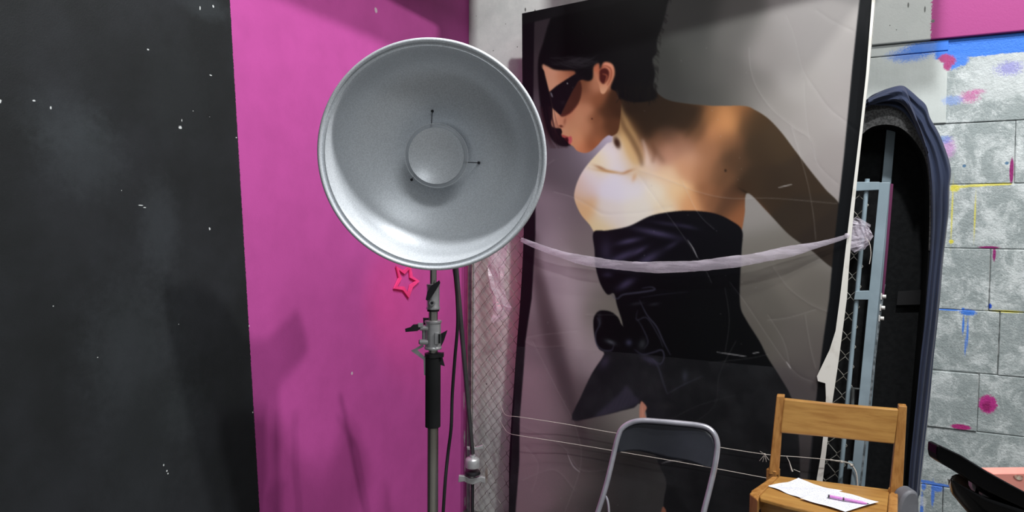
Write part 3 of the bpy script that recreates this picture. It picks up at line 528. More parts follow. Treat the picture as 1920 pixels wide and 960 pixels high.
M_arm = pmat('dull_steel', (104, 104, 106), .4, .7)
M_dkmetal = pmat('dark_metal', (66, 66, 70), .35, .8)
M_foam2 = pmat('black_foam_grip', (34, 35, 36), .95, bs=600, bstr=.3, spec=.15)
M_cable = pmat('black_rubber', (22, 22, 24), .5)
M_wood = NT('honey_oak'); t = M_wood; p_ = t.obj(); p = t.comb(t.dot(p_, U), t.dot(p_, N), t.dot(p_, Z))
gr = t.noise(t.scale(p, (1.0, 6, 9)), 6, 6, .62, .25); fg = t.noise(t.scale(p, (1.5, 30, 60)), 10, 4, .65)
t.base(t.mix(t.math('MULTIPLY', t.ramp(fg, .52, .7), .35), t.mix(t.ramp(gr, .35, .7), c4((182, 138, 74)), c4((156, 110, 54))), c4((112, 74, 36)))); t.rough(.36); t.b.inputs['Coat Weight'].default_value = .25; t.b.inputs['Coat Roughness'].default_value = .2
t.bump(fg, .12, .0006); M_wood = t.m
t = NT('honey_oak_upright'); p = t.obj(); gr = t.noise(t.scale(p, (9, 9, 2.2)), 7, 6, .62, .4); fg = t.noise(t.scale(p, (60, 60, 4)), 12, 3, .6)
t.base(t.mix(t.math('MULTIPLY', t.ramp(fg, .52, .7), .35), t.mix(t.ramp(gr, .35, .7), c4((176, 128, 70)), c4((146, 98, 46))), c4((112, 72, 34)))); t.rough(.38); M_woodz = t.m
M_darkwood = pmat('dark_wood_edge', (84, 54, 26), .5)
M_twine = pmat('cotton_twine', (206, 200, 190), .9, c2=(176, 168, 158), sc=300)
M_steeltube = pmat('brushed_silver_tube', (196, 196, 206), .28, .55)
M_vinyl = pmat('charcoal_vinyl', (44, 46, 54), .33, 0, c2=(38, 40, 46), sc=6, bs=300, bstr=.1, spec=.5)
M_gloss = pmat('glossy_black_shell', (6, 6, 7), .25, 0, spec=.15)
M_salmon = pmat('salmon_pink_paint', (228, 150, 136), .5, c2=(220, 140, 128), sc=14)
M_greypl = pmat('grey_plastic', (108, 110, 116), .5)
M_pink = pmat('hot_pink_plastic', (236, 70, 140), .4)
t = NT('crinkled_clear_plastic'); tr = t.new('ShaderNodeBsdfTransparent'); gl = t.b; gl.inputs['Base Color'].default_value = (*lin((214, 206, 218)), 1); gl.inputs['Roughness'].default_value = .16
t.bump(t.noise(t.scale(t.obj(), (.35, .35, 1.6)), 40, 3, .5, .6), .5, .004); mx = t.new('ShaderNodeMixShader'); t.put(mx.inputs[0], t.math('ADD', .26, t.math('MULTIPLY', t.ramp(t.noise(t.scale(t.obj(), (.3, .3, 1.5)), 30, 3, .5), .4, .7), .2)))
t.t.links.new(tr.outputs[0], mx.inputs[1]); t.t.links.new(gl.outputs[0], mx.inputs[2]); t.t.links.new(mx.outputs[0], t.out.inputs[0]); M_wrap = t.m
def copy_to(o, loc=None, parent=None):
    c = o.copy(); COL.objects.link(c)
    if loc is not None: c.location = loc
    return c
# ================================================================ CHAIN-LINK FENCE (behind the poster)
FO = -.05
def onf(px, py, off=FO): return onpost(px, py, off)
FA = onf(884, 900); fence = thing('chain_link_fence', 'chain-link fence of thin wire diamonds between grey posts, behind the poster', 'fence', V((FA.x, FA.y, 0)))
zt = 1.55; f0 = (onf(886, 700) - PA).dot(PT); fE_top = (onf(1626, 338) - PA).dot(PT); fE_bot = (onf(1590, 740) - PA).dot(PT)
zE1, zE0 = onf(1626, 338).z, onf(1590, 740).z
def FP(s, z, off=0.0): return PA + PT * s + PN * (FO + off) + Z * z
def endx(z): return fE_top + (fE_bot - fE_top) * (z - zE1) / (zE0 - zE1)
ch, cw = .072, .0305; nw = int((endx(.8) - f0) / cw) + 2
for k in range(nw):
    s0 = f0 + .004 + k * cw; pts = []
    nz_ = int((zt - .03) / (ch / 2))
    for j in range(nz_ + 1):
        z = .03 + j * ch / 2; lean = (endx(z) - endx(1.5)) * (k / nw); s_ = s0 + lean; dx = (cw * .53) * (1 if (j + k) % 2 else -1)
        if s_ + abs(dx) > endx(z) + .012: dx = endx(z) + .012 - s_
        if s_ + dx < f0 - .004: dx = f0 - .004 - s_
        if s_ > endx(z) + .01: continue
        o_ = .0022 * (1 if (j + k) % 2 else -1)
        pts += [FP(s_ + dx * .86, z - ch * .05, o_), FP(s_ + dx, z, o_ * .2), FP(s_ + dx * .86, z + ch * .05, -o_)]
    if len(pts) > 4: MB().tube(pts, .00135, 5).build('wire', M_wire, fence, fix=False, smooth=True)
p1, p2 = FP(f0 - .012, .0), FP(f0 - .012, 1.62)
MB().box((p1 + p2) / 2, PT * .013, PN * .004, Z * .81).box((p1 + p2) / 2 - PN * .012 - PT * .01, PT * .003, PN * .015, Z * .81).build('angle_post', M_post, fence, bevel=.001)
MB().tube([FP(f0 - .001, 0, .006), FP(f0 - .001, 1.6, .006)], .004, 8).build('tension_rod', M_wire, fence, smooth=True)
tb = MB().tube([FP(endx(0.02), .02), FP(endx(1.6), zE1 + .005)], .0078, 12); tb.build('end_tube', M_bluegrey, fence, smooth=True)
# gate frame at the right
gate = thing('gate_frame', 'blue-grey painted steel gate frame standing in front of the black arched case', 'gate frame', V((onf(1608, 900).x, onf(1608, 900).y, 0)))
GO = -.035
def og(px, py): return onpost(px, py, GO)
def low(a, b, z):   # continue the line a-b to height z
    return a + (b - a) * ((z - a.z) / (b.z - a.z))
La, Lb = og(1648, 356), og(1609, 760); Ra, Rb = og(1669, 345), og(1629, 760)
q = [og(1649, 342), og(1669, 342), low(Ra, Rb, 0), low(La, Lb, 0)]
MB().prism(q, -PN * .02).build('stile', M_bluegrey, gate, bevel=.0015)
MB().prism([og(1606, 341), og(1649.5, 341), og(1648.5, 356), og(1604, 358)], -PN * .02).build('top_rail', M_bluegrey, gate, bevel=.0015)
MB().prism([og(1604, 546), og(1632, 545), og(1630, 562), og(1601, 562)], -PN * .018).build('middle_rail', M_bluegrey, gate, bevel=.0015)
MB().prism([og(1590, 866), og(1603, 868), og(1602, 880), og(1588, 880)], -PN * .018).build('bottom_rail', M_bluegrey, gate, bevel=.0015)
MB().prism([og(1669.5, 344), og(1675, 345), og(1665, 470), og(1657, 560), og(1653, 560), og(1660, 470)], -PN * .03).build('painted_side', M_purple, gate)['label'] = 'dark purple painted side of the stile'
MB().prism([og(1656, 534), og(1660, 534), og(1648, 620), og(1643, 620)], -PN * .03 + PN * 0).build('hinge_bar', M_chip, gate, bevel=.001)
a_, b_ = og(1648, 580), low(og(1654, 560), og(1631, 760), 0)
MB().prism([og(1651, 560), og(1655, 560), b_ + PT * .003, b_ - PT * .004], -PN * .02).build('chipped_edge', M_chip, gate)
for (x, y) in [(1659, 556), (1657, 577), (1655, 597)]:
    p = og(x, y) + PN * .001; MB().tube([p - PT * .007, p + PT * .004], .0065, 12).box(p - PT * .01, PT * .002, PN * .002, Z * .011).build('bolt_cap', M_white, gate, smooth=True)
latch = MB().tube([og(1597, 729) - PN * .006, og(1614, 730) - PN * .006], .0035, 8).tube([og(1599, 727) - PN * .004, og(1598, 765) - PN * .004], .006, 10).build('latch_pin', M_post, gate, smooth=True)
# ================================================================ ARCHED CASE WITH CLOTH
AW = .20; AD = .17
def oa(px, py, w_=AW): return onback(px, py, w_)
arch = thing('arched_case', 'tall arched black felt-lined case with a charcoal rim against the block wall', 'case', V((oa(1640, 900).x, oa(1640, 900).y, 0)))
inn = [(1550, 1130), (1556, 900), (1565, 700), (1572, 500), (1578, 400), (1588, 320), (1604, 270), (1628, 242), (1655, 234), (1682, 237), (1702, 250), (1721, 272), (1735, 300), (1741, 335), (1743, 380), (1742, 440), (1738, 520), (1731, 620), (1722, 720), (1714, 820), (1706, 920), (1694, 1130)]
oute = [(1532, 1130), (1538, 900), (1547, 700), (1553, 500), (1560, 380), (1570, 300), (1588, 235), (1612, 205), (1645, 192), (1678, 196), (1706, 214), (1732, 246), (1750, 282), (1757, 330), (1758, 380), (1757, 440), (1752, 520), (1745, 620), (1737, 720), (1730, 820), (1722, 920), (1710, 1130)]
si = spline([oa(*p) for p in inn], 5); so = spline([oa(*p) for p in oute], 5)
for l in (si, so):
    for p in l: p.z = max(p.z, .01)
D_ = -N * AD
m = MB(); n = len(si); m.grid([so, si]); m.grid([so, [p + D_ for p in so]]); m.grid([si, [p + D_ for p in si]]); m.grid([[p + D_ for p in so], [p + D_ for p in si]])
m.build('felt_shell', M_felt, arch, smooth=True)
MB().prism([p - N * (AD - .012) for p in si], N * .008).build('back_panel', M_felt, arch)
mr = MB(); k0, k1 = 22, 78; k1 = min(k1, n - 1)
mr.grid([[p + N * .003 - D_.normalized() * 0 for p in so[k0:k1]], [p + N * .006 for p in (si[i].lerp(so[i], .5) for i in range(k0, k1))], [p + N * .003 for p in si[k0:k1]], [p - N * .012 for p in si[k0:k1]]]).build('rim', M_rimfelt, arch, smooth=True)
MB().prism([oa(1702, 545, AW - .13), oa(1728, 543, AW - .13), oa(1726, 571, AW - .13), oa(1681, 572, AW - .13), oa(1684, 546, AW - .13)], -N * .002).build('tape_patch', M_blackpl, arch)
# upright inside the case
ip = [oa(1663, 236, .07), oa(1680, 238, .07), oa(1640, 700, .07), oa(1620, 700, .07)]
up_ = MB(); b1, b2 = low(ip[1], ip[2], 0.0), low(ip[0], ip[3], 0.0)
up_.prism([ip[0], ip[1], b1, b2], -N * .02); u_ = up_.build('steel_upright', M_bluegrey, bevel=.001); tag(u_, 'blue-grey steel upright standing inside the arched case, above the gate frame', 'post')
# navy cloth over the outside of the arch
co = [(1596, 225), (1626, 186), (1650, 172), (1676, 163), (1692, 161), (1704, 168), (1722, 184), (1736, 198), (1744, 222), (1760, 250), (1772, 280), (1780, 305), (1783, 325), (1780, 350), (1779, 390), (1775, 430), (1768, 490), (1763, 550), (1757, 610), (1750, 670), (1743, 740), (1735, 810), (1728, 870), (1722, 930), (1708, 1130)]
ci = [(1596, 236), (1626, 200), (1650, 198), (1672, 200), (1690, 208), (1702, 220), (1713, 236), (1722, 252), (1730, 268), (1736, 284), (1741, 305), (1744, 330), (1746, 355), (1747, 392), (1747, 432), (1744, 490), (1739, 550), (1734, 610), (1727, 670), (1720, 740), (1713, 810), (1707, 870), (1703, 930), (1690, 1130)]
A1 = spline([oa(*p, AW + .004) for p in co], 6); A2 = spline([oa(*p, AW + .012) for p in ci], 6)
rows = []; K = 26
for j in range(K):
    f = j / (K - 1)
    row = []
    for i, (a, b) in enumerate(zip(A1, A2)):
        x = i / len(A1)
        fold = .004 * math.sin(f * 15 + x * 4 + .6 * math.sin(x * 9)) + .002 * math.sin(f * 31 - x * 13) * (1 - x) + .004 * math.sin(f * 7 + 2)
        p = b.lerp(a, f) + N * (fold * (1 if 0 < j else .4) + .012 * math.sin(PI * f)); p.z = max(p.z, .01); row.append(p)
    rows.append(row)
for j in range(1, 9):
    f = j / 8; rows.append([V((p.x, p.y, max(.01, p.z))) - N * ((AW - .02) * f) + U * .006 * math.sin(f * 9 + i * .05) for i, p in enumerate(rows[K - 1])])
cl = MB().grid(rows).build('draped_cloth', M_navy, smooth=True, solid=.002); tag(cl, 'navy blue cloth draped over the top and right side of the arched case', 'cloth')
hem = MB().tube([p + N * .002 for p in A2[40:]], .0022, 6).build('hem', M_navy, cl, smooth=True)
# crumpled cloth peak at the top
pk = spline([oa(*p, AW + .02) for p in [(1627, 186), (1655, 172), (1684, 162), (1697, 166), (1706, 190), (1722, 235), (1738, 285)]], 6)
pk2 = spline([oa(*p, AW + .035) for p in [(1627, 199), (1652, 192), (1680, 190), (1697, 200), (1711, 222), (1727, 258), (1739, 290)]], 6)
rw = []
for j in range(10):
    f = j / 9; rw.append([a.lerp(b, f) + N * (.022 * math.sin(PI * f) + .005 * math.sin(f * 12 + i * .25)) for i, (a, b) in enumerate(zip(pk, pk2))])
MB().grid(rw).build('top_fold', M_navy, cl, smooth=True, solid=.002)
# ================================================================ TWINE, PLASTIC ROPE
def tw(pts, r=.0011): return spline(pts, 8)
s1 = [onpost(935, 748, -.047), onpost(942, 768, -.044), onpost(950, 779, 0.0), onpost(975, 782, .045), onpost(1060, 795, .033), onpost(1155, 812, .032), onpost(1250, 823, .032), onpost(1345, 838, .033), onpost(1436, 852, .036), onpost(1500, 857, .036), onpost(1556, 862, .034), onpost(1582, 865, .0), onpost(1600, 871, -.015)]
m = MB().tube(tw(s1), .0012, 6)
k = onpost(1434, 852, .038); m.lathe([(0, -.004), (.004, -.002), (.004, .002), (0, .004)], k, PT, 8)
for dx, dy in [(-10, 12), (-4, 14), (3, 14), (8, 11), (-9, -6)]: m.tube([k, onpost(1434 + dx * .6, 852 + dy * .6, .042), onpost(1434 + dx, 852 + dy, .04)], .0009, 5)
tag(m.build('twine', M_twine, smooth=True), 'upper beige twine stretched across the poster, knotted beside the wooden chair', 'string', None)
s2 = [onpost(937, 788, -.047), onpost(945, 802, -.044), onpost(954, 812, 0.0), onpost(975, 817, .045), onpost(1060, 830, .033), onpost(1150, 845, .032), onpost(1250, 862, .032), onpost(1345, 879, .033), onpost(1436, 896, .034), onpost(1530, 912, .034), onpost(1590, 925, -.02)]
tag(MB().tube(tw(s2), .0012, 6).build('twine', M_twine, smooth=True), 'lower beige twine stretched across the poster behind the folding chair', 'string', None)
s3 = [onpost(1556, 862, .036), onpost(1572, 865, .01), onpost(1590, 868, -.02), onpost(1600, 876, -.024), onpost(1606, 890, -.024), onpost(1608, 915, -.024), onpost(1607, 935, -.024)]
c_ = MB().tube(tw(s3), .0026, 8); kk = onpost(1578, 866, .005); c_.lathe([(0, -.006), (.005, -.003), (.005, .003), (0, .006)], kk, PT, 8); kk = onpost(1597, 873, -.022); c_.lathe([(0, -.006), (.005, -.003), (.005, .003), (0, .006)], kk, PT, 8)
tag(c_.build('cord', M_twine, smooth=True), 'thicker white cord looped from the twine around the fence tube', 'cord')
s4 = [onpost(1475, 856, .037), onpost(1480, 866, .038), onpost(1484, 880, .039), onpost(1486, 884, .039)]
m = MB().tube(s4, [.001, .0014, .003, .0032], 6).tube([onpost(1488, 880, .036), onpost(1500, 885, .036)], .001, 5)
tag(m.build('string_tail', M_twine, smooth=True), 'short frayed tail hanging from the upper twine behind the wooden chair', 'string')
rp = [(978, 449, 5, .03), (1000, 459, 7, .04), (1040, 474, 9, .045), (1080, 486, 11, .045), (1120, 493, 12, .045), (1160, 497, 12, .045), (1210, 500, 12, .045), (1260, 499, 13, .045), (1310, 497, 13, .045), (1360, 492, 12, .045), (1400, 488, 12, .045), (1440, 481, 12, .045), (1480, 473, 11, .042), (1520, 463, 8, .038), (1560, 452, 5, .032), (1584, 444, 3.5, .028), (1597, 440, 3.5, .01)]
ctr = spline([onpost(x, y, o) for x, y, r, o in rp], 6); rr = np.interp(np.linspace(0, len(rp) - 1, len(ctr)), range(len(rp)), [r for x, y, r, o in rp])
m = MB()
for a in range(1):
    pts = [c + Z * (.003 * math.sin(i * .11 + a * 2.1)) * (rr[i] / 12) + PN * (.004 * math.cos(i * .11 + a * 2.1)) for i, c in enumerate(ctr)]
    m.tube(pts, [max(.003, r * .00075 * (1 + .08 * math.sin(i * .37 + a) + .04 * rng.uniform(-1, 1))) for i, r in enumerate(rr)], 16, flat=2.3)
rope = m.build('twisted_plastic_wrap', M_wrap, smooth=True); tag(rope, 'twisted clear plastic wrap hung like a rope across the poster at bust height', 'plastic wrap')
kn = onpost(1588, 441, .03); m = MB().lathe([(0, -.009), (.006, -.006), (.008, 0), (.006, .006), (0, .009)], kn, PT, 10); m.build('knot', M_wrap, rope, smooth=True)
tuft = MB()
for a in range(7):
    th = -1.5 + a * .5; d = PT * math.cos(th) + Z * math.sin(th); c0 = onpost(1599, 440, -.005); L = .045 + .015 * rng.rand(); r1 = []
    for i in range(9):
        f = i / 8; wdt = .004 + .028 * math.sin(f * 2.2); sd = (PT * -math.sin(th) + Z * math.cos(th)); r1.append([c0 + d * L * f + sd * wdt * g_ + PN * (.012 * rng.uniform(-1, 1) * f + .01 * f * math.sin(a * 2)) for g_ in (-1, -.4, .3, 1)])
    tuft.grid(r1)
tuft.build('tuft', M_wrap, rope)['label'] = 'crumpled plastic tuft past the knot'
MB().tube(spline([onpost(1622, 445, .0), onpost(1630, 455, 0), onpost(1633, 475, 0), onpost(1630, 495, 0)], 6), .0012, 5).build('loose_thread', M_twine, rope)
hp = MB(); rws = []
for i, (x, y, wd) in enumerate([(955, 430, 4), (948, 452, 9), (938, 475, 14), (933, 497, 17), (934, 518, 14), (933, 540, 13), (939, 558, 12), (945, 575, 18), (940, 590, 14), (928, 602, 6)]):
    rws.append([onf(x + wd * k_, y + 3 * rng.uniform(-1, 1)) + PN * (.012 + .012 * rng.uniform(-1, 1)) for k_ in (-1, -.55, -.15, .25, .6, 1)])
hp.grid(rws); hpo = hp.build('hanging_plastic', M_wrap, smooth=False); tag(hpo, 'crumpled clear plastic hanging on the fence below the reflector dish', 'plastic wrap')
# ================================================================ LIGHT STAND, DISH, LAMP HEAD
YS = 1.87; kS = YS / F
def ps(x, y, d=YS): return aty(x, y, d)
sx = ps(812, 640).x; G = V((sx, YS, 0))
def sp(dx, y, dy=0.0):   # dx in pixels from the pole axis, y pixel row, dy metres towards the camera
    return V((sx + dx * kS, YS - dy, ps(812, y).z))
st = thing('light_stand', 'chrome light stand with black foam grip holding the silver dish', 'light stand', G)
MB().tube([V((sx, YS, .28)), sp(0, 790)], 10.5 * kS, 24).build('lower_pole', M_chrome, st, smooth=True)
MB().tube([sp(0, 800), sp(0, 668)], 14.5 * kS, 24).lathe([(13 * kS, 0), (14.6 * kS, .003), (14.6 * kS, .006), (12 * kS, .009)], sp(0, 668), Z, 24).build('foam_grip', M_foam2, st, smooth=True, bevel=.002)
MB().tube([sp(0, 670), sp(0, 560)], 8.6 * kS, 20).build('middle_pole', M_chrome, st, smooth=True)
MB().tube([sp(0, 570), sp(0, 470)], 6.4 * kS, 20).build('upper_pole', M_chrome, st, smooth=True)
col = MB().lathe([(12 * kS, 0), (16 * kS, .001), (16.5 * kS, .006), (15 * kS, .008), (14.5 * kS, .074), (16 * kS, .076), (16 * kS, .082), (12 * kS, .083)], sp(0, 655), Z, 28)
col.box(sp(9, 632, .018), V((.006, 0, 0)), V((0, .008, 0)), Z * .016); col.tube([sp(-17, 614, .0), sp(-17, 645, 0)], .006, 12); col.tube([sp(-24, 614, .012), sp(-8, 614, .012)], .0075, 14); col.tube([sp(-24, 640, .012), sp(-8, 640, .012)], .008, 14)
co_ = col.build('clamp_collar', M_alu, st, smooth=True, bevel=.0008)
MB().tube([sp(-25.5, 640, .012), sp(-24, 640, .012)], .0062, 14).build('bolt', M_dkmetal, co_, smooth=True)
MB().box(sp(14, 632, .027), V((.003, 0, 0)), V((0, .001, 0)), Z * .013).build('plate', M_blackpl, co_)
def flat(pts, d0, th, name, mat, par, **k):
    return MB().prism([sp(x, y, d0) for x, y in pts], V((0, -th, 0))).build(name, mat, par, **k)
flat([(-23, 606), (-36, 607), (-41, 612), (-51, 615), (-50, 621), (-40, 620), (-28, 619), (-22, 615)], .012, .008, 'wing_lever', M_dkmetal, co_, bevel=.001)
flat([(-27, 604), (-18, 604), (-17, 611), (-26, 612)], .01, .012, 'lever_tip', M_alu, co_, bevel=.001)
flat([(14, 626), (27, 619), (20, 640), (15, 650)], -.005, .003, 'right_bracket', M_dkmetal, co_); flat([(-20, 597), (-8, 597), (-8, 612), (-19, 610)], -.012, .003, 'back_bracket', M_dkmetal, co_)
flat([(-20, 646), (-36, 655), (-42, 658), (-18, 675), (-17, 704), (-13, 704), (-13, 672), (-30, 657), (-17, 650)], -.004, .003, 'left_bracket', M_alu, co_)
flat([(12, 668), (17, 668), (22, 687), (12, 684)], -.006, .003, 'lower_bracket', M_dkmetal, co_)
c2 = MB().lathe([(13 * kS, 0), (16 * kS, .002), (16 * kS, .012), (12 * kS, .014)], sp(0, 670), Z, 24).box(sp(16, 664, .008), V((.007, 0, 0)), V((0, .008, 0)), Z * .006); c2.build('grip_collar', M_blackpl, st, smooth=True)
uc = MB().lathe([(10 * kS, 0), (13 * kS, .001), (13 * kS, .006), (12 * kS, .008), (12 * kS, .064), (12.6 * kS, .066), (12.6 * kS, .071), (9 * kS, .072)], sp(0, 580), Z, 24); uc.tube([sp(0, 566, .012), sp(0, 566, .028)], .008, 16)
ucl = uc.build('upper_clamp', M_alu, st, smooth=True); MB().tube([sp(0, 566, .028), sp(0, 566, .0295)], .0045, 6).build('bolt', M_dkmetal, ucl)
flat([(-12, 560), (-9, 546), (-2, 534), (9, 527), (13, 524), (15, 529), (8, 541), (1, 552), (-4, 559), (-9, 562)], .02, .006, 'lever', M_dkmetal, ucl, bevel=.001)
MB().lathe([(9 * kS, 0), (11.5 * kS, .001), (11.5 * kS, .01), (9 * kS, .011)], sp(0, 584), Z, 24).build('black_collar', M_blackpl, st, smooth=True)
hub = MB().tube([V((sx, YS, .26)), V((sx, YS, .34))], .028, 20).build('leg_hub', M_dkmetal, st, smooth=True)
for a in (-.2, 1.9, 4.0):
    d = V((math.cos(a), math.sin(a), 0)); MB().tube([V((sx, YS, .31)) + d * .02, V((sx, YS, .02)) + d * .42], .011, 12).tube([V((sx, YS, .02)) + d * .41, V((sx, YS, .008)) + d * .45], .015, 12).build('leg', M_chrome, st, smooth=True)
# dish
DC = aty(808, 297, 1.62); DX = aty(818, 292.5, 1.70); AX = (DC - DX).normalized()
def pr_(prof): return [(r, -d) for r, d in prof]
dish = thing('beauty_dish', 'large round silver reflector dish with a small centre deflector, facing the viewer', 'reflector dish', DC)
inner = [(.274, .004), (.2735, .0065), (.262, .0075), (.2605, .010), (.259, .012), (.2535, .03), (.244, .052), (.228, .078), (.205, .102), (.176, .122), (.145, .137), (.115, .149), (.088, .162), (.07, .178), (.062, .19)]
outp = [(.066, .192), (.074, .181), (.092, .165), (.12, .152), (.15, .14), (.18, .125), (.209, .105), (.232, .08), (.248, .053), (.258, .028), (.264, .012)]
def smooth_prof(p, k=4): return [(q_.x, q_.y) for q_ in spline(p, k)]
MB().lathe(pr_(inner[:5] + smooth_prof(inner[5:], 4)), DC, AX, 128, cap=False).build('bowl', M_silver, dish, smooth=True)
MB().lathe(pr_(smooth_prof(outp, 3)), DC, AX, 96, cap=False).build('outer_shell', M_alu, dish, smooth=True)
MB().lathe([(.2745 + .0052 * math.cos(a), -.004 + .0052 * math.sin(a)) for a in [2 * PI * i / 12 for i in range(12)]], DC, AX, 128, close=True).build('rolled_rim', M_silver, dish, smooth=True)
MB().lathe([(.2615 + .0012 * math.cos(a), -.0075 + .0016 * math.sin(a)) for a in [2 * PI * i / 8 for i in range(8)]], DC, AX, 128, close=True).build('inner_bead', M_silver, dish, smooth=True)
df = [(.0, .098), (.02, .0965), (.04, .092), (.058, .085), (.068, .0785), (.0705, .077), (.071, .079), (.0705, .082), (.058, .089), (.04, .096), (.02, .1005), (0, .102)]
de = MB().lathe(pr_(df), DC, AX, 96).build('deflector', M_silver, dish, smooth=True)
MB().lathe(pr_([(.0712, .080), (.079, .0825), (.079, .084), (.0712, .0815)]), DC, AX, 96, close=True).build('clear_flange', M_frost, de, smooth=True)
MB().lathe([(.0805 + .0008 * math.cos(a), -.083 + .0008 * math.sin(a)) for a in [2 * PI * i / 6 for i in range(6)]], DC, AX, 96, close=True).build('flange_edge', M_silver, de, smooth=True)
ex = V((0, 0, 1)).cross(AX).normalized(); ez = AX.cross(ex)
for (ax_, az_) in [(-.155, 1.0), (-.72, -.62), (1.0, -.22)]:
    d = (ex * ax_ + ez * az_).normalized(); r0 = .075; r1_ = .115 if az_ > .5 else .106
    a0 = DC + d * r0 - AX * .085; a1 = DC + d * r1_ - AX * (.147 if az_ > .5 else .154)
    rd = MB().tube([a0, a1], .0012, 8).lathe([(.0, 0), (.004, .0005), (.004, .004), (0, .005)], a1 - (a1 - a0).normalized() * .003, (a0 - a1), 6).tube([a0 + AX * .003, a0 - AX * .006], .003, 8).build('deflector_rod', M_dkmetal, dish, smooth=True)
# lamp head behind the dish
hd = DC - AX * .19; head = thing('studio_lamp_head', 'black studio lamp head behind the silver dish, on top of the stand', 'studio lamp', hd)
MB().lathe([(.05, 0), (.062, -.002), (.062, -.02), (.05, -.03), (.05, -.15), (.044, -.16), (0, -.16)], hd, AX, 32).build('body', M_blackpl, head, smooth=True)
MB().tube([sp(0, 472), V((sx, YS, hd.z - .05))], .012, 14).box(V((sx, YS, hd.z - .055)), V((.02, 0, 0)), V((0, .02, 0)), Z * .02).build('tilt_bracket', M_dkmetal, head, smooth=True)
# red pilot light: the photograph shows its glow on the wall behind the clamp
pl = MB().lathe([(0, 0), (.006, .001), (.006, .008), (0, .012)], V((sx, YS + .03, sp(0, 556).z)), V((0, 1, 0)), 14)
tr_ = NT('red_pilot_light'); tr_.base((.8, .02, .08)); tr_.b.inputs['Emission Color'].default_value = (1, .02, .12, 1); tr_.b.inputs['Emission Strength'].default_value = 12
pl.build('pilot_light', tr_.m, st, smooth=True)
ld = bpy.data.lights.new('pilot_glow', 'SPOT'); ld.energy = 9; ld.color = (1, .02, .12); ld.shadow_soft_size = .01; ld.spot_size = 1.1; ld.spot_blend = 1
lo_ = bpy.data.objects.new('pilot_glow', ld); COL.objects.link(lo_); lp = V((sx, YS + .06, sp(0, 556).z)); tg = onleft(822, 555); lp = lp.lerp(tg, .1); lo_.location = lp; lo_.rotation_euler = (tg - lp).to_track_quat('-Z', 'Y').to_euler()
# cable from the lamp
cbp = [aty(852, 400, 1.92), aty(853, 505, 1.92), aty(857, 560, 1.93), aty(858, 610, 1.92), aty(853, 670, 1.92), aty(848, 740, 1.92), aty(846, 800, 1.9), aty(840, 850, 1.9), aty(835, 900, 1.88), aty(831, 960, 1.88), aty(826, 1040, 1.9), V((-.17, 1.92, .012)), V((-.1, 2.1, .008)), V((.1, 2.3, .008))]
cb = MB().tube(spline(cbp, 8), .0048, 10).build('power_cable', M_cable, smooth=True); tag(cb, 'black power cable hanging down beside the light stand', 'cable')
# boom arm with grip head
YB = 2.35
gh = thing('grip_arm', 'dark steel arm ending in a silver grip head with T-handle, by the fence post', 'grip arm', aty(885, 880, YB))
arm_t = aty(852, 470, YB - .2); arm_b = aty(886, 850, YB)
MB().tube([arm_t, arm_b], [.0085, .0078], 14).build('arm', M_arm, gh, smooth=True)
MB().tube([aty(850, 500, YB - .22), aty(862, 580, YB - .12), aty(873, 700, YB - .06), aty(884, 840, YB - .01)], .0045, 10).build('inner_rod', M_dkmetal, gh, smooth=True)
c = aty(886, 868, YB); kb = YB / F
MB().lathe([(0, .03), (.010, .028), (.012, .022), (.022, .018), (.026, .012), (.026, -.014), (.02, -.016), (.012, -.018), (0, -.018)], c, Z, 28).build('grip_head', M_alu, gh, smooth=True)
MB().lathe([(0, 0), (.028, .001), (.029, .004), (.026, .012), (.012, .014), (0, .014)], aty(886, 889, YB), Z, 28).build('washer', M_dkmetal, gh, smooth=True)
MB().lathe([(.010, 0), (.010, .03)], aty(885, 904, YB), Z, 16).build('screw', M_alu, gh, smooth=True)
MB().prism([aty(x, y, YB - .012) for x, y in [(860, 892), (872, 893), (880, 897), (893, 896), (902, 894), (910, 896), (910, 907), (901, 904), (893, 907), (886, 909), (878, 907), (870, 903), (859, 905)]], V((0, .014, 0))).build('tee_handle', M_alu, gh, bevel=.002)
MB().prism([aty(x, y, YB + .03) for x, y in [(875, 838), (883, 839), (893, 839), (905, 835), (906, 841), (896, 843), (886, 845), (876, 843)]], V((0, .01, 0))).build('rear_tee_handle', M_alu, gh, bevel=.001)
MB().tube([aty(886, 862, YB), aty(884, 842, YB + .03)], .006, 10).build('rear_screw', M_alu, gh, smooth=True)
gp = MB().tube([aty(886, 905, YB), V((aty(886, 905, YB).x, YB, .02))], .006, 12); gp.build('lower_rod', M_dkmetal, gh, smooth=True)
# star on the magenta wall
def ol(x, y, o=.004): return hit(x, y, C0 + U * o, U)
tips = [(737, 541), (765, 559), (785, 527), (768, 497), (741, 499)]; mids = [(754, 544), (772, 539), (772, 518), (755, 507), (746, 521)]
oq = []; 
for a, b in zip(tips, mids): oq += [a, b]
cxs, cys = sum(x for x, y in oq) / 10, sum(y for x, y in oq) / 10
iq = [(cxs + (x - cxs) * (.74 if i % 2 == 0 else .62), cys + (y - cys) * (.74 if i % 2 == 0 else .62)) for i, (x, y) in enumerate(oq)]
sr = MB().ring([ol(*p) for p in oq], [ol(*p) for p in iq], U * .006).build('star_ornament', M_pink); tag(sr, 'hot pink open star outline hung on the magenta wall', 'ornament')
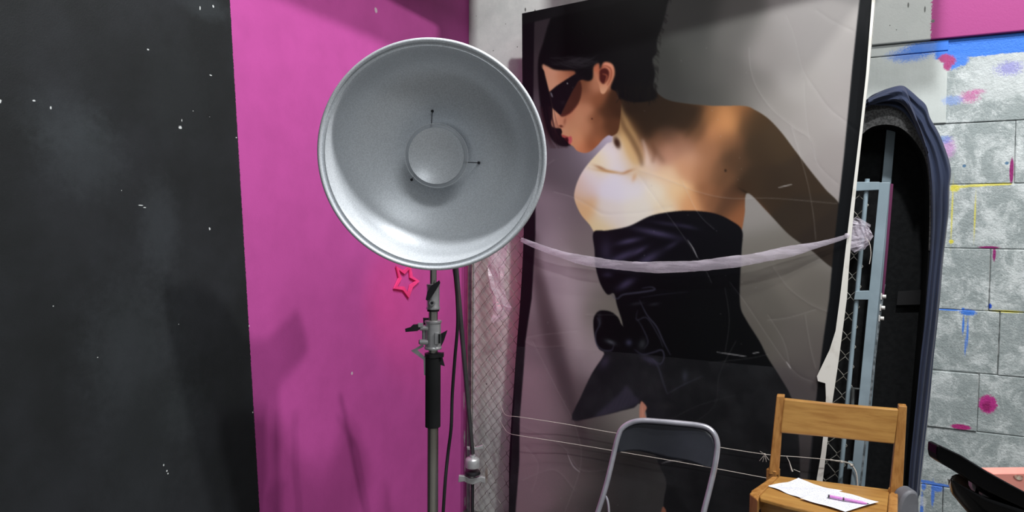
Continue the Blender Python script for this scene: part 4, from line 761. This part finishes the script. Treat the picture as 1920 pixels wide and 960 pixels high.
# ================================================================ WOODEN CHAIR
CP = aty(1465, 744, 2.19); 
def oc(x, y, off=0.0): return hit(x, y, CP + N * off, N)
zs = oc(1452, 891).z
wc = thing('wooden_chair', 'honey-brown wooden chair with a wide plank backrest, papers on its seat', 'chair', V((oc(1560, 900).x, oc(1560, 900).y, 0)))
def post(pts, th, name='back_post'):
    f = [oc(*p) for p in pts]; bl, br = low(f[0], f[3], 0), low(f[1], f[2], 0)
    return MB().prism([f[0], f[1], f[2], f[3], ], -N * th).build(name, M_woodz, wc, bevel=.003)
z0a = (1443, 898)
post([(1456, 742), (1471, 743), (1460, 892), (1441, 890)], .034); post([(1685, 761), (1701, 762), (1692, 935), (1668, 930)], .034)
for (x, y) in [(1449, 893), (1680, 930)]:
    p = oc(x, y) - N * .017; q_ = V((p.x, p.y, 0)) - N * .05; MB().tube([p + Z * .02, q_], .024, 4).build('rear_leg', M_woodz, wc, bevel=.002)
q = [oc(*p, .004) for p in [(1470, 748), (1560, 758), (1685, 768), (1677, 833), (1560, 821), (1463, 812)]]
MB().prism(q, -N * .022).build('backrest', M_wood, wc, bevel=.004)
seat_pts = [(1461, 892), (1668, 917), (1662, 975), (1655, 979), (1600, 972), (1540, 962), (1470, 946), (1425, 933), (1424, 929)]
q = [atz(x, y, zs) for x, y in seat_pts]
MB().prism(q, Z * -.014).build('seat', M_wood, wc, bevel=.004)
q = [atz(x, y, zs - .0145) for x, y in [(1462, 893), (1664, 919), (1657, 974), (1540, 959), (1425, 931)]]
MB().prism(q, Z * -.008).build('seat_edge', M_darkwood, wc)
q = [atz(x, y, zs - .02) for x, y in [(1427, 931), (1659, 978), (1661, 972), (1430, 926)]]
MB().prism(q, Z * -.05).build('front_rail', M_wood, wc, bevel=.002)
def zbox(pts, z, h, name, mat, **k): return MB().prism([atz(x, y, z) for x, y in pts], Z * -h).build(name, mat, wc, **k)
zbox([(1448, 893), (1459, 893), (1424, 928), (1408, 920)], zs + .004, .05, 'side_rail', M_woodz, bevel=.003)
zbox([(1670, 922), (1684, 924), (1683, 960), (1667, 960)], zs + .004, .05, 'side_rail', M_woodz, bevel=.003)
zbox([(1411, 919), (1424, 928), (1421, 938), (1405, 925)], zs + .008, zs + .008, 'front_leg', M_woodz, bevel=.004)
zbox([(1667, 924), (1684, 925), (1683, 985), (1662, 985)], zs + .008, zs + .008, 'front_leg', M_woodz, bevel=.004)
# papers and pen
def paper(name, lab, pts, dz, warp, sc=(1, 1, 1)):
    n = 14; a, b, c, d = [atz(x, y, zs + dz) for x, y in pts]; rows = []
    for i in range(n + 1):
        f = i / n; rows.append([a.lerp(d, f).lerp(b.lerp(c, f), j / n) + Z * (.0006 + warp(f, j / n)) for j in range(n + 1)])
    m_ = MB().grid(rows); t = NT(name + '_ink')
    uv = t.new('ShaderNodeUVMap'); uv.uv_map = 'uv'; sep = t.new('ShaderNodeSeparateXYZ'); t.put(sep.inputs[0], uv.outputs[0]); x_, y_ = sep.outputs[0], sep.outputs[1]
    wv = t.math('ADD', t.math('MULTIPLY', y_, 19), t.math('MULTIPLY', t.math('SUBTRACT', t.noise(t.comb(t.math('MULTIPLY', x_, 60), t.math('MULTIPLY', y_, 19)), 1, 3), .5), 1.1))
    ln = t.math('ABSOLUTE', t.math('SUBTRACT', t.math('FRACT', wv), .5)); inkn = t.noise(t.comb(t.math('MULTIPLY', x_, 110), t.math('MULTIPLY', t.math('FLOOR', wv), 3.7)), 1, 2)
    msk = t.math('MULTIPLY', t.math('SUBTRACT', 1, t.ramp(ln, .05, .2)), t.ramp(inkn, .42, .55))
    mg = t.math('MULTIPLY', t.ramp(x_, .05, .09), t.math('SUBTRACT', 1, t.ramp(x_, .9, .96))); mg = t.math('MULTIPLY', mg, t.math('MULTIPLY', t.ramp(y_, .03, .06), t.math('SUBTRACT', 1, t.ramp(y_, .93, .97))))
    t.base(t.mix(t.math('MULTIPLY', t.math('MULTIPLY', msk, mg), .75), c4((226, 230, 240)), c4((70, 74, 92)))); t.rough(.8)
    o = m_.build(name, t.m, smooth=True, fix=False); me = o.data; uvl = me.uv_layers.new(name='uv')
    for lp in me.loops: i, j = divmod(lp.vertex_index, n + 1); uvl.data[lp.index].uv = (i / n, j / n) if sc == 0 else (j / n, i / n)
    tag(o, lab, 'paper'); return o
paper('paper_sheet', 'white handwritten sheet on the left of the wooden seat, far corner curled up', [(1497, 903), (1438, 911), (1500, 935), (1580, 922)], .002, lambda f, g_: .012 * max(0, 1 - f * 3) * max(0, 1 - g_ * 3) + .003 * math.sin(f * 5 + g_ * 3) ** 2)
paper('paper_sheet', 'white handwritten sheet on the wooden seat with the pink pen lying on it', [(1570, 921), (1500, 935), (1585, 960), (1648, 942)], .006, lambda f, g_: .002 * math.sin(f * 4 + g_ * 2) ** 2)
pa, pb = atz(1553, 930, zs + .015), atz(1630, 945, zs + .0125); d = (pb - pa).normalized()
pen = MB().tube([pa, pa + d * .005, pb - d * .018, pb - d * .006], [.0035, .0042, .0042, .002], 12).build('pen', pmat('pink_pen_plastic', (208, 130, 204), .35), smooth=True); tag(pen, 'pink ballpoint pen lying on the handwritten papers', 'pen')
MB().tube([pb - d * .006, pb], [.002, .0006], 8).build('pen_tip', M_dkmetal, pen, smooth=True)
MB().tube([pa - d * .001, pa + d * .004], .0043, 10).build('pen_cap', M_blackpl, pen, smooth=True)
MB().tube([pa + d * (pb - pa).length * .36, pa + d * ((pb - pa).length * .36 + .004)], .0046, 10).build('pen_band', M_blackpl, pen, smooth=True)
# ================================================================ FOLDING CHAIR
FC0 = aty(1245, 790, 2.12); fn = (N + Z * .16).normalized(); FU = U
def of(x, y, o=0.0): return hit(x, y, FC0 + fn * o, fn)
fc = thing('folding_chair', 'metal folding chair with silver tube frame and charcoal vinyl backrest', 'chair', V((of(1240, 900).x, of(1240, 900).y, 0)))
path = [(1116, 975), (1126, 945), (1138, 905), (1150, 855), (1158, 822), (1166, 804), (1182, 793), (1204, 788.5), (1240, 790.5), (1280, 794), (1310, 797.5), (1328, 803), (1340, 815), (1345, 832), (1344, 850), (1339, 880), (1331, 915), (1322, 950), (1316, 975)]
pp = [of(*p) for p in path]; fl = pp[1] - pp[2]; fr = pp[-2] - pp[-3]
def ext(p, d_, z): return p + d_ * ((z - p.z) / d_.z)
gl_, gr_ = ext(pp[0], fl, .02), ext(pp[-1], fr, .02)
MB().tube([gl_] + spline(pp, 5) + [gr_], .0088, 14).build('back_frame', M_steeltube, fc, smooth=True)
tp = [(1153, 848), (1157, 826), (1166, 806), (1182, 796), (1204, 792), (1240, 794), (1280, 797.5), (1310, 801), (1326, 807), (1337, 819), (1341, 836), (1339, 856), (1335, 876)]
bt = [(1153, 849), (1165, 847), (1177, 845.5), (1189, 845), (1201, 846), (1215, 849), (1230, 853), (1250, 859), (1270, 862), (1290, 865), (1305, 869), (1320, 874), (1335, 877)]
rows = []
for i in range(13):
    f = i / 12; row = []
    for a, b in zip(tp, bt):
        s_ = (a[0] - 1153) / 182; row.append(of(a[0] + (b[0] - a[0]) * f, a[1] + (b[1] - a[1]) * f, -.016 * math.sin(PI * min(1, max(0, s_))) * (.35 + .65 * f)))
    rows.append(row)
MB().grid(rows).build('backrest', M_vinyl, fc, smooth=True, solid=.004)
sc_ = V((of(1240, 900).x, of(1240, 900).y, .44)) + N * .2
sq = [sc_ + U * a * .19 + N * b * .19 for a, b in [(-.9, 1), (.9, 1), (1, .8), (1, -.8), (.9, -1), (-.9, -1), (-1, -.8), (-1, .8)]]
MB().prism(sq, Z * .03).build('seat', M_vinyl, fc, bevel=.008)
bl_ = of(1240, 940); 
for s_ in (-1, 1):
    MB().tube([sc_ + U * s_ * .165 + Z * -.005 + N * .15, sc_ + U * s_ * .165 - N * .34 + Z * -.42], .0085, 12).build('rear_leg', M_steeltube, fc, smooth=True)
MB().tube([ext(pp[0], fl, .12), ext(pp[-1], fr, .12)], .007, 10).build('crossbar', M_steeltube, fc, smooth=True)
MB().tube(spline([of(1133, 928, -.03), of(1138, 935, -.03), of(1141, 948, -.03), of(1142, 965, -.03)], 5), .004, 8).build('fold_link', M_steeltube, fc, smooth=True)
# ================================================================ RIGHT CORNER: GREY CHAIR BACK, TABLE, BLACK CLAMSHELL
gy = 2.0
gc = thing('grey_chair', 'rounded grey plastic seat back peeking up between the wooden chair and the wall', 'chair', V((aty(1712, 950, gy).x, gy, 0)))
out = [(1678, 1010), (1683, 965), (1692, 935), (1703, 923), (1713, 921), (1721, 925), (1724, 940), (1725, 1010)]
pq = [aty(x, y, gy) for x, y in out]; MB().prism(spline(pq, 5), V((0, .05, 0))).build('backrest', M_greypl, gc, smooth=True, bevel=.008)
gb = aty(1703, 1005, gy + .025); MB().box(V((gb.x, gb.y, .42)), V((.05, 0, 0)), V((0, .06, 0)), Z * .02).box(V((gb.x, gb.y, (.42 + gb.z) / 2)), V((.02, 0, 0)), V((0, .012, 0)), Z * ((gb.z - .42) / 2 + .01)).build('seat', M_greypl, gc, bevel=.006)
MB().tube([V((gb.x, gb.y, .41)), V((gb.x, gb.y, .03))], .018, 12).lathe([(.02, 0), (.09, .0), (.09, .012), (.02, .03)], V((gb.x, gb.y, .0)), Z, 20).build('pedestal', M_dkmetal, gc, smooth=True)
ty = 1.25; TZ = .60
tbx = thing('side_table', 'dark table below the right edge of the view, carrying the black clamshell', 'table', V((1.1, 1.32, 0)))
MB().box(V((1.18, 1.30, TZ - .012)), V((.30, 0, 0)), V((0, .26, 0)), Z * .012).build('table_top', M_gloss, tbx, bevel=.002)
for a in (-1, 1):
    for b in (-1, 1): MB().box(V((1.18 + a * .27, 1.30 + b * .23, (TZ - .024) / 2)), V((.015, 0, 0)), V((0, .015, 0)), Z * ((TZ - .024) / 2)).build('leg', M_dkmetal, tbx)
YC = 1.2
cs = thing('black_clamshell', 'glossy black hinged shell with its long lid half open, lower right corner', 'case', V((1.1, 1.3, TZ)))
lid = [(1758, 836), (1764, 836), (1800, 853), (1850, 884), (1890, 906), (1935, 930), (1990, 962), (2060, 1005), (2060, 1060), (2000, 995), (1945, 965), (1903, 946), (1879, 935), (1844, 918), (1800, 889), (1770, 872), (1759, 864), (1757, 852)]
m = MB().prism([aty(x, y, YC) for x, y in lid], V((0, .03, 0))); m.prism([aty(x, y + 5, YC + .028) for x, y in lid[1:8]] + [aty(x, y + 16, YC + .028) for x, y in lid[1:8]][::-1], V((.13, .18, -.075)))
m.build('lid', M_gloss, cs, bevel=.003)
m = MB(); e = [aty(x, y, YC) for x, y in [(1764, 837), (1800, 854), (1850, 885), (1890, 907), (1935, 931), (1990, 963), (2060, 1006)]]
m.tube(e, .0016, 6).build('lid_edge', M_dkmetal, cs, smooth=True)
hull_t = [(1783, 897), (1790, 902), (1800, 908), (1825, 922), (1850, 934), (1887, 946), (1930, 960), (2000, 990), (2060, 1012)]
hull_b = [(1783, 899), (1784, 908), (1791, 926), (1808, 947), (1835, 978), (1870, 1003), (1915, 1025), (1980, 1040), (2060, 1040)]
ht = [aty(x, y, YC) for x, y in hull_t]; hb = [aty(x, y, YC) for x, y in hull_b]
rows = [ht]
K = 12
for k_ in range(1, K + 1):
    f = k_ / K; rows.append([a.lerp(b, math.sin(f * PI / 2)) + V((.03, .05, -.02)) * (1 - math.cos(f * PI / 2)) for a, b in zip(ht, hb)])
m = MB().grid(rows); m.build('lower_shell', M_gloss, cs, smooth=True, solid=.004)
hr = [aty(x, y, YC + .16) for x, y in [(1784, 893), (1792, 889), (1812, 889), (1840, 900), (1868, 912), (1895, 925), (1930, 945), (2000, 975), (2060, 1000)]]
MB().grid([[p + V((0, .01, -.004)) for p in ht], [(a + b) / 2 + V((0, 0, -.03)) for a, b in zip(ht, hr)], hr]).build('inner_tray', M_chrome, cs, smooth=True)
p = aty(1828, 905, YC + .08)
MB().prism([aty(x, y, YC + .06) for x, y in [(1822, 903), (1828, 902), (1831, 912), (1828, 922), (1823, 914)]], V((0, .01, 0))).build('white_tab', M_white, cs)
MB().tube(spline([aty(1832, 908, YC + .05), aty(1838, 918, YC + .05), aty(1848, 924, YC + .05), aty(1858, 930, YC + .05)], 5), .004, 8).build('wire_loop', M_blackpl, cs, smooth=True)
MB().prism([aty(x, y, YC + .05) for x, y in [(1842, 920), (1856, 922), (1856, 934), (1842, 930)]], V((0, .01, 0))).build('socket', M_alu, cs, bevel=.001)
MB().box(V((1.12, YC + .1, TZ + .012)), V((.14, 0, 0)), V((0, .05, 0)), Z * .012).build('foot', M_gloss, cs, bevel=.004)
# salmon pink box on the table behind the clamshell
YP = 1.50
sq = [(1856, 1030), (1858, 930), (1862, 888), (1960, 887), (1960, 1030)]
qs = [aty(x, y, YP) for x, y in sq]
for p in (qs[0], qs[-1]): p.z = TZ
sb = MB().prism(qs, V((0, .04, 0))).build('salmon_box', M_salmon, bevel=.002); tag(sb, 'salmon pink box standing behind the black clamshell', 'box')
st_ = MB().prism([p for p in spline([aty(x, y, YP - .0004) for x, y in [(1900, 892), (1910, 890), (1918, 893), (1916, 899), (1907, 899)]], 4, True)], V((0, -.0006, 0))).build('sticker', pmat('worn_sticker', (206, 190, 170), .6, c2=(170, 110, 96), sc=90), sb)
# ================================================================ CEILING LAMP (above the frame)
for kp, lb in ((KEY, 'round white ceiling lamp above the wooden chair, out of view'), (KEY2, 'round white ceiling lamp above the silver dish, out of view')):
    cl_ = thing('ceiling_lamp', lb, 'lamp', kp + V((0, 0, .1)), 'ceiling lamps')
    MB().lathe([(.16, .1), (.16, .02), (.15, .02), (.15, .09), (0, .09), (0, .1)], kp, Z, 32).build('housing', M_white, cl_, smooth=True)
